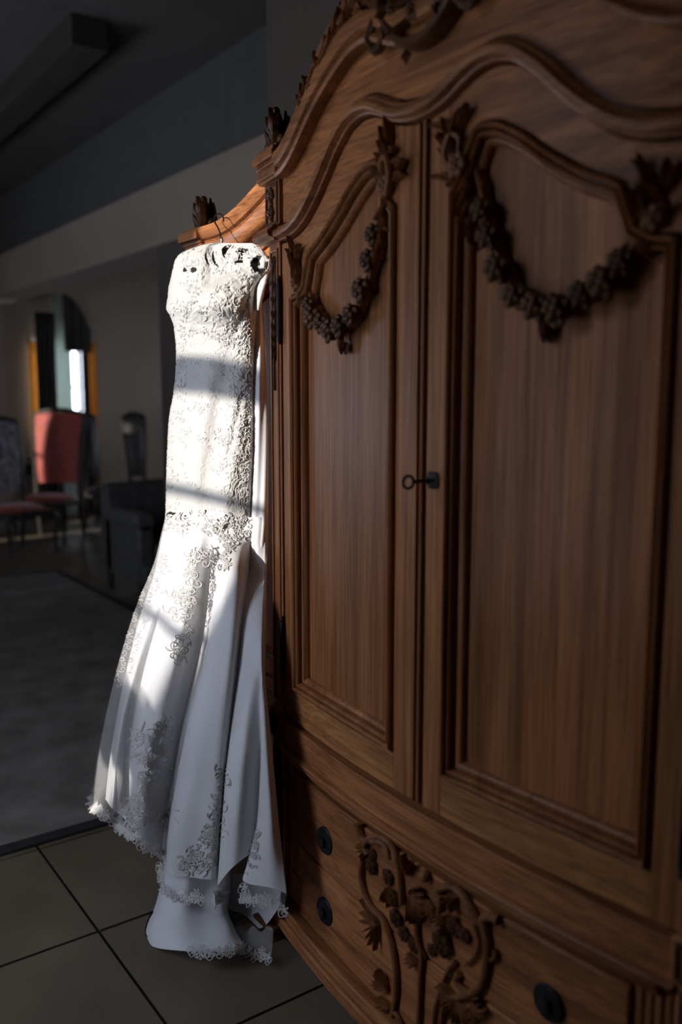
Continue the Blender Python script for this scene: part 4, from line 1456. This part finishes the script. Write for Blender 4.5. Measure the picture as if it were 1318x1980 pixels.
# pointed lace edge where the sheath ends, and the long sprays on the skirt
c_skirt = caster([skirt, sheath, tul], .002)
mb = MB()
for k in range(40):
    px = RND.uniform(395, 482); py = 1022 + 34 * math.exp(-((px - 445) / 22) ** 2) * RND.random() + RND.uniform(-20, 14)
    scroll(mb, c_skirt, px, py, RND.uniform(4, 7.5), RND.random() * 6.3, RND.choice((-1, 1)), .0013)
for k in range(12):
    palmette(mb, c_skirt, RND.uniform(425, 450), 1040 + 5 * k, 11, 1.57 + RND.uniform(-.6, .6), 4, .0012)
for k in range(46):                       # spray down the inner edge of the sheer panel
    t = RND.random()
    px = 384 - 40 * t + RND.gauss(0, 6 + 6 * math.sin(math.pi * t)); py = 1060 + 215 * t
    scroll(mb, c_skirt, px, py, RND.uniform(5, 10), RND.random() * 6.3, RND.choice((-1, 1)), .002)
    if k % 3 == 0: bead(c_skirt, px, py)
for k in range(24):                       # scalloped run down the left silhouette
    t = k / 23
    py = 1085 + 240 * t; px = TU[2][0](py) + 8 + 5 * math.sin(k * 1.7)
    scroll(mb, c_skirt, px, py, RND.uniform(4, 7), RND.random() * 6.3, -1, .0014)
# tall spray on the hem of the sheer panel
for k in range(95):
    t = RND.random() ** .8
    py = 1390 + 215 * t
    xc = 318 - 38 * t; wv = 9 + 48 * t
    px = xc + RND.uniform(-1, .62) * wv
    if px > TU[7][0](py) - 3: continue
    u = RND.random()
    if u < .62: scroll(mb, c_skirt, px, py, RND.uniform(5, 11), RND.random() * 6.3, RND.choice((-1, 1)), .0021)
    elif u < .72: palmette(mb, c_skirt, px, py, RND.uniform(12, 18), -1.57 + RND.uniform(-.8, .8), 5, .0013)
    else: petal_flower(mb, c_skirt, px, py, RND.uniform(7, 10), 6, .0014)
    if k % 2 == 0: bead(c_skirt, px, py, .002)
palmette(mb, c_skirt, 300, 1588, 60, -1.35, 7, .0021, 1.2)
palmette(mb, c_skirt, 303, 1585, 42, -1.7, 6, .0021, 1.6)
for (x, y, a) in ((262, 1412, -2.0), (272, 1400, -1.2), (266, 1440, 2.6)):      # spray on the lining, seen through the tulle
    palmette(mb, c_skirt, x, y + 18, 24, a, 3, .0018)
    scroll(mb, c_skirt, x, y + 20, 9, 1.0, 1, .0018)
# spray climbing the hidden edge of the wide fold
for k in range(80):
    t = RND.random() ** .75
    py = 1480 + 205 * t; edge = SK[9][0](py)
    wv = 6 + 66 * smooth(.45, .95, t)
    px = edge - 3 - RND.random() * wv
    scroll(mb, c_skirt, px, py, RND.uniform(5, 11), RND.random() * 6.3, RND.choice((-1, 1)), .0022)
    if t > .6 and RND.random() < .25: petal_flower(mb, c_skirt, px, py, RND.uniform(6, 9), 6, .0013)
# lace down the edge of the last fold
for k in range(26):
    t = RND.random(); py = 1610 + 90 * t; px = 497 - 40 * t * t + RND.gauss(0, 4)
    scroll(mb, c_skirt, px, py, RND.uniform(3, 6), RND.random() * 6.3, 1, .0014)
M['lace_spray'] = cloth('ivory_corded_lace', (0.53, 0.51, 0.49), 0.6, trans=0.15)
ap2 = mb.build('lace_spray', M['lace_spray'], D); ap2['kind'] = 'stuff'


# hem trims: rows of lace flowers on the sheer edges
def trim(row_list, name, R=11, seedstep=1, ext=.010):
    m_ = MB()
    edge = row_list[-1]; up = row_list[-2]
    L = resample(edge, max(4, int(sum((edge[i + 1] - edge[i]).length for i in range(len(edge) - 1)) / .022)))
    toward = (CAM - L[len(L) // 2]).normalized()
    for k, p in enumerate(L):
        t = L[min(k + 1, len(L) - 1)] - L[max(k - 1, 0)]; t.normalize()
        n = toward - t * toward.dot(t); n.normalize(); b = t.cross(n)
        if b.z < 0: b = -b
        c = p + b * RND.uniform(-.004, .010) + n * .004
        def thr(pts, r):
            m_.tube([c + t * x + b * y + n * z for x, y, z in pts], r, 4)
        big = k % 3 == 1
        rr = .020 if big else .012
        for q in range(8 if big else 5):
            a = 2 * math.pi * q / (8 if big else 5) + k
            loop = [(rr * (.2 + .8 * math.sin(h)) * math.cos(a + (h / math.pi - .5) * .75), rr * (.2 + .8 * math.sin(h)) * math.sin(a + (h / math.pi - .5) * .75), .002 * math.sin(h)) for h in [math.pi * z / 7 for z in range(8)]]
            thr(loop, .0012)
        m_.blob(c, .003, .003, .003, nu=6, nv=4)
        for q in range(2):
            a = RND.uniform(0, 6.3)
            sp = [(.012 * (1 - .8 * z / 10) * math.cos(a + z * .7) + .010 * (q * 2 - 1), .012 * (1 - .8 * z / 10) * math.sin(a + z * .7) - .004, .001) for z in range(11)]
            thr(sp, .0011)
        # scalloped outer edge
        thr([(-.013, -.004, 0), (-.007, -.016, 0), (0, -.020, 0), (.007, -.016, 0), (.013, -.004, 0)], .0013)
    o = m_.build(name, M['lace'], D); o['kind'] = 'stuff'
    return o


trim(tulle_rows[-8:], 'lace_hem_trim')
trim(hb1r, 'lace_hem_trim')
trim(hb2r, 'lace_hem_trim')
trim([[p + Vector((0, -.004, .004)) for p in r] for r in rows[-3:]], 'lace_hem_trim')
trim([[p + Vector((0, -.01, .006)) for p in r[24:50]] for r in train_rows[-3:]], 'lace_hem_trim')
bo = beads.build('beading', M['bead'], D); bo['kind'] = 'stuff'

# ------------------------------------------------------------------ hanger
hk = at_y(424, 470, .085)
Hn = empty('dress_hanger', hk)
tag(Hn, 'black hanger with bronze wire hook carrying the wedding dress', 'hanger')
mb = MB()
hook = [(428, 472), (427, 462), (425, 450), (421, 440), (416, 431), (414, 424), (416, 417), (421, 413.5), (427, 414.5), (431, 419), (432, 427)]
e = crom([at_y(x, y, .085 + .002 * i) for i, (x, y) in enumerate(hook)], 5)
mb.tube(e, .0023, 8)
mb.blob(e[-1], .0028, .0028, .0028); mb.build('hook', M['hook'], Hn)
mb = MB()
a, b = at_y(429, 474, .083), at_y(429, 459, .083)
mb.tube([a, a.lerp(b, .1), a.lerp(b, .9), b], [.0045, .0055, .0055, .004], 12); mb.build('neck_ferrule', M['chrome'], Hn)
mb = MB()
arm = [(352, 514, .050, .006), (375, 504, .062, .014), (400, 497, .076, .020), (428, 493, .092, .024), (455, 496, .104, .022), (485, 506, .116, .024), (514, 513, .128, .024)]
cen = crom([at_y(x, y, Y) for x, y, Y, h in arm], 6); hh = crom([(h, 0, 0) for x, y, Y, h in arm], 6)
rows = []
for i, p in enumerate(cen):
    t = cen[min(i + 1, len(cen) - 1)] - cen[max(i - 1, 0)]; t.normalize()
    n = Vector((t.y, -t.x, 0)).normalized()
    rows.append([p + n * (.011 * math.cos(a)) + Vector((0, 0, 1)) * (hh[i].x * math.sin(a)) for a in [2 * math.pi * k / 14 for k in range(14)]])
mb.grid(rows, cu=True); mb.f += [tuple(range(14)), tuple(len(mb.v) - 14 + k for k in reversed(range(14)))]
mb.build('shoulder_bar', M['blackplastic'], Hn)

# ------------------------------------------------------------------ dining room behind
def drape(name, y0, y1, z0, z1, x, mat, label, cat, waves, amp=.03, top=None, group=None):
    m_ = MB(); rows_ = []
    n = max(12, int(waves * 12))
    for i in range(15):
        t = i / 14
        row = []
        for j in range(n + 1):
            u = j / n
            zt = top(u) if top else z1
            row.append(Vector((x + amp * math.sin(u * waves * 2 * math.pi) * (.5 + .5 * t), y0 + (y1 - y0) * u, zt + (z0 - zt) * t)))
        rows_.append(row)
    m_.grid(rows_)
    o = m_.build(name, mat, None, org=Vector((x, (y0 + y1) / 2, z0)))
    sm = o.modifiers.new('thickness', 'SOLIDIFY'); sm.thickness = .004
    tag(o, label, cat, group); return o


def glow_cloth(name, col, t):
    m, nt, b = nodes(name)
    b.inputs['Base Color'].default_value = col + (1,); b.inputs['Roughness'].default_value = .8
    tr = nt.nodes.new('ShaderNodeBsdfTranslucent'); tr.inputs[0].default_value = col + (1,)
    nz = nt.nodes.new('ShaderNodeTexNoise'); nz.inputs['Scale'].default_value = 5
    mr = nt.nodes.new('ShaderNodeMapRange'); mr.inputs['To Min'].default_value = t * .6; mr.inputs['To Max'].default_value = t * 1.4
    nt.links.new(nz.outputs['Fac'], mr.inputs['Value'])
    mx = nt.nodes.new('ShaderNodeMixShader'); nt.links.new(mr.outputs[0], mx.inputs[0])
    nt.links.new(b.outputs[0], mx.inputs[1]); nt.links.new(tr.outputs[0], mx.inputs[2])
    nt.links.new(mx.outputs[0], nt.nodes['Material Output'].inputs[0])
    return m


M['gold'] = glow_cloth('gold_drape', (0.62, 0.37, 0.12), .5)
M['sheer'] = glow_cloth('sheer_window_curtain', (0.70, 0.75, 0.68), .22)
M['brown_drape'] = plain('brown_drape', (0.03, 0.024, 0.018), 0.8)
drape('gold_drape', 2.05, 2.15, .012, 2.2, X_FAR + .10, M['gold'], 'narrow gold drape left of the far window', 'drape', 1.5, .02)
drape('gold_drape', 2.77, 2.90, .012, 2.2, X_FAR + .10, M['gold'], 'narrow gold drape right of the far window', 'drape', 2)
drape('dark_drape', 2.12, 2.36, .012, 2.55, X_FAR + .16, M['brown_drape'], 'dark brown drape beside the sheer curtain of the far window', 'drape', 3)
drape('dark_drape', 2.69, 2.79, .012, 2.4, X_FAR + .14, M['brown_drape'], 'narrow dark brown drape right of the bright window strip', 'drape', 1.5, .02)
drape('sheer_curtain', 2.34, 2.57, .012, 2.76, X_FAR + .12, M['sheer'], 'pale sheer curtain hanging in the far window', 'curtain', 3, .02)
drape('dark_swag', 2.46, 2.80, 2.08, 2.8, X_FAR + .20, M['brown_drape'], 'dark swag across the top of the far window', 'drape', 3, .02, top=lambda u: 2.78 - .42 * u * u)
# window frame of the far opening
mb = MB()
for y in (FW[0], 2.70, FW[1] - .05): mb.box(X_FAR - .10, X_FAR - .04, y, y + .05, FW[2], FW[3])
mb.box(X_FAR - .10, X_FAR - .04, FW[0], FW[1], FW[2], FW[2] + .05)
mb.box(X_FAR - .10, X_FAR - .04, FW[0], FW[1], FW[3] - .05, FW[3])
fwn = struct('window_4', mb, M['frame'], 'window in the far wall behind curtains', smooth=False)
mb = MB(); mb.box(X_FAR - .08, X_FAR - .06, 2.57, 2.70, 1.62, 1.66); mb.build('glazing_bar', M['frame'], fwn, smooth=False)


def chair(name, loc, rz, seat_m, back_m, label, H=1.38, W=.52, group='dining chairs', open_back=False):
    c = empty(name, loc, rz); tag(c, label, 'chair', group)
    def pt(mb_, nm, mat, par=None, **k):
        return mb_.build(nm, mat, par or c, org=Vector((0, 0, 0)), **k)
    w = W / 2
    for sx in (-1, 1):                       # cabriole front legs (local -y is the front)
        m_ = MB(); e_ = crom([(sx * (w - .03), -.22, .42), (sx * (w + .005), -.25, .34), (sx * (w - .02), -.235, .16), (sx * (w - .015), -.25, .05), (sx * (w - .01), -.262, .0)], 5)
        m_.tube(e_, [.034 - .018 * math.sin(min(1, i / 16) * 1.5) for i in range(len(e_))], 8); pt(m_, 'leg', M['darkwood'])
        m_ = MB(); e_ = crom([(sx * (w - .05), .20, .44), (sx * (w - .05), .22, .25), (sx * (w - .045), .27, .0)], 5)
        m_.tube(e_, .022, 8); pt(m_, 'leg', M['darkwood'])
        m_ = MB(); e_ = crom([(sx * (w - .05), .20, .42), (sx * (w - .04), .22, .7), (sx * (w - .02), .26, 1.0), (sx * (w - .01), .31, H)], 5)
        m_.tube(e_, .026, 8); pt(m_, 'back_post', M['darkwood'])
    m_ = MB(); m_.box(-w + .01, w - .01, -.24, .22, .38, .44); pt(m_, 'seat_rail', M['darkwood'], bevel=.01)
    m_ = MB(); m_.blob((0, -.01, .455), w * .96, .235, .055, nu=20, nv=8); pt(m_, 'seat_cushion', seat_m)
    m_ = MB(); e_ = crom([(-w, .31, H - .02), (-w * .5, .305, H + .015), (0, .30, H + .03), (w * .5, .305, H + .015), (w, .31, H - .02)], 5)
    m_.tube(e_, .026, 8); pt(m_, 'crest_rail', M['darkwood'])
    if not open_back:
        rows_ = []
        for f in (-1, 1):
            for i in range(13):
                t = i / 12; z = .60 + (H - .60) * t; yy = .22 + .085 * t * t
                rows_.append([Vector((x * (w - .02) * (.80 + .20 * t), yy + f * (.012 + .03 * (1 - x * x) * math.sin(math.pi * min(1, t + .05)) ** .6), z)) for x in lin(-1, 1, 13)])
        m_ = MB(); m_.grid(rows_[:13]); m_.grid(rows_[13:]); pt(m_, 'back_cushion', back_m)
    else:
        m_ = MB(); rows_ = [[Vector((x * .10 * (1 - .35 * math.sin(math.pi * t)), .21 + .09 * t * t + y, .46 + (H - .46) * t)) for x, y in ((-1, -.01), (1, -.01), (1, .01), (-1, .01))] for t in lin(0, 1, 9)]
        m_.grid(rows_, cu=True); pt(m_, 'back_splat', M['darkwood'])
    return c


chair('dining_chair', (-8.10, 1.70, 0), rad(45), M['red'], M['red'], 'dark wood dining chair with tall red upholstered back', H=1.36, W=.60)
chair('dining_chair', (-8.42, 2.38, 0), rad(95), M['leather'], M['leather'], 'dark dining chair nearest the far window drapes', H=1.30, W=.24)
chair('dining_chair', (-8.22, 2.80, 0), rad(80), M['leather'], M['leather'], 'dark dining chair at the right end of the dining row', H=1.30, W=.26)
chair('dining_chair', (-7.45, 1.18, 0), rad(110), M['red'], M['patterned'], 'dark dining chair with red seat at left edge', H=1.30, W=.55)
# dining table
T_ = empty('dining_table', (-9.0, 1.65, 0)); tag(T_, 'dark wooden dining table behind the red chair', 'table')
mb = MB(); mb.box(-9.65, -8.75, .5, 2.2, .73, .78); mb.build('table_top', M['darkwood'], T_, bevel=.012, org=Vector((-9.0, 1.65, 0)))
mb = MB(); mb.box(-9.55, -8.85, .6, 2.1, .64, .73); mb.build('apron', M['darkwood'], T_, org=Vector((-9.0, 1.65, 0)))
for x in (-9.53, -8.87):
    for y in (.62, 2.08):
        mb = MB(); mb.tube([Vector((x, y, z)) for z in (0, .05, .1, .3, .5, .6, .66)], [.025, .04, .025, .045, .03, .045, .045], 10)
        mb.build('leg', M['darkwood'], T_, org=Vector((-9.0, 1.65, 0)))
# dark settee left of the armoire
S_ = empty('settee', (-5.25, 1.0, 0)); S_.rotation_euler.z = rad(0)
tag(S_, 'black upholstered settee standing in the shade behind the dress', 'settee')
so = Vector((-5.25, 1.0, 0))
def spt(mb_, nm, mat, **k): return mb_.build(nm, mat, S_, org=so, **k)
mb = MB()
rows_ = []
for i in range(25):
    u = i / 24; y = 1.30 + 1.5 * u
    zt = .86 + .012 * math.sin(math.pi * u)
    rows_.append([Vector((-5.45, y, .18)), Vector((-5.47, y, zt - .06)), Vector((-5.44, y, zt)), Vector((-5.36, y, zt + .012)), Vector((-5.30, y, zt - .03)), Vector((-5.26, y, .40)), Vector((-5.26, y, .18))])
mb.grid(rows_, cu=True); mb.f += [tuple(range(7)), tuple(len(mb.v) - 7 + k for k in reversed(range(7)))]
spt(mb, 'backrest', M['leather'], bevel=.01)
mb = MB(); mb.box(-5.28, -4.70, 1.42, 2.68, .30, .46); spt(mb, 'seat_cushion', M['leather'], bevel=.04)
mb = MB(); mb.box(-5.40, -4.68, 1.32, 2.78, .16, .30); spt(mb, 'seat_frame', M['leather'], bevel=.02)
for y in (1.30, 2.68):
    mb = MB(); mb.box(-5.38, -4.70, y, y + .12, .16, .62); mb.tube([Vector((-5.38, y + .06, .63)), Vector((-4.70, y + .06, .63))], .08, 12); spt(mb, 'arm', M['leather'], bevel=.02)
for x in (-5.40, -4.74):
    for y in (1.34, 2.72):
        mb = MB(); mb.tube([Vector((x, y, 0)), Vector((x, y, .05)), Vector((x, y, .18))], [.018, .026, .035], 8); spt(mb, 'leg', M['darkwood'])
# white pot by the far wall
P_ = empty('plant_pot', (-9.3, 2.74, 0)); tag(P_, 'small white pot on the floor below the far window', 'pot')
po = Vector((-9.3, 2.74, 0))
mb = MB(); rows_ = [[po + Vector((r * math.cos(a), r * math.sin(a), z)) for a in [2 * math.pi * k / 20 for k in range(20)]] for z, r in ((0, .075), (.01, .08), (.12, .095), (.20, .085), (.215, .10), (.225, .10), (.22, .085), (.15, .08))]
mb.grid(rows_, cu=True); mb.f.append(tuple(range(20))); mb.build('pot_body', M['porcelain'], P_, org=po)
mb = MB(); mb.blob(po + Vector((0, 0, .17)), .082, .082, .02, nu=16); mb.build('soil', M['brown_drape'], P_, org=po)
# rug
R_ = empty('area_rug', (-4.0, -.2, 0)); ro = Vector((-4.0, -.2, 0))
tag(R_, 'large dark patterned rug on the tiles beyond the dress', 'rug')
mb = MB(); mb.box(-6.35, -1.66, -1.75, 1.18, .0, .010); mb.build('rug_field', M['rug'], R_, org=ro, smooth=False)
for (x0, x1, y0, y1) in ((-6.41, -6.35, -1.81, 1.24), (-1.66, -1.60, -1.81, 1.24), (-6.35, -1.66, -1.81, -1.75), (-6.35, -1.66, 1.18, 1.24)):
    mb = MB(); mb.box(x0, x1, y0, y1, .0, .012); mb.build('rug_border', M['rug_edge'], R_, org=ro, smooth=False, bevel=.003)
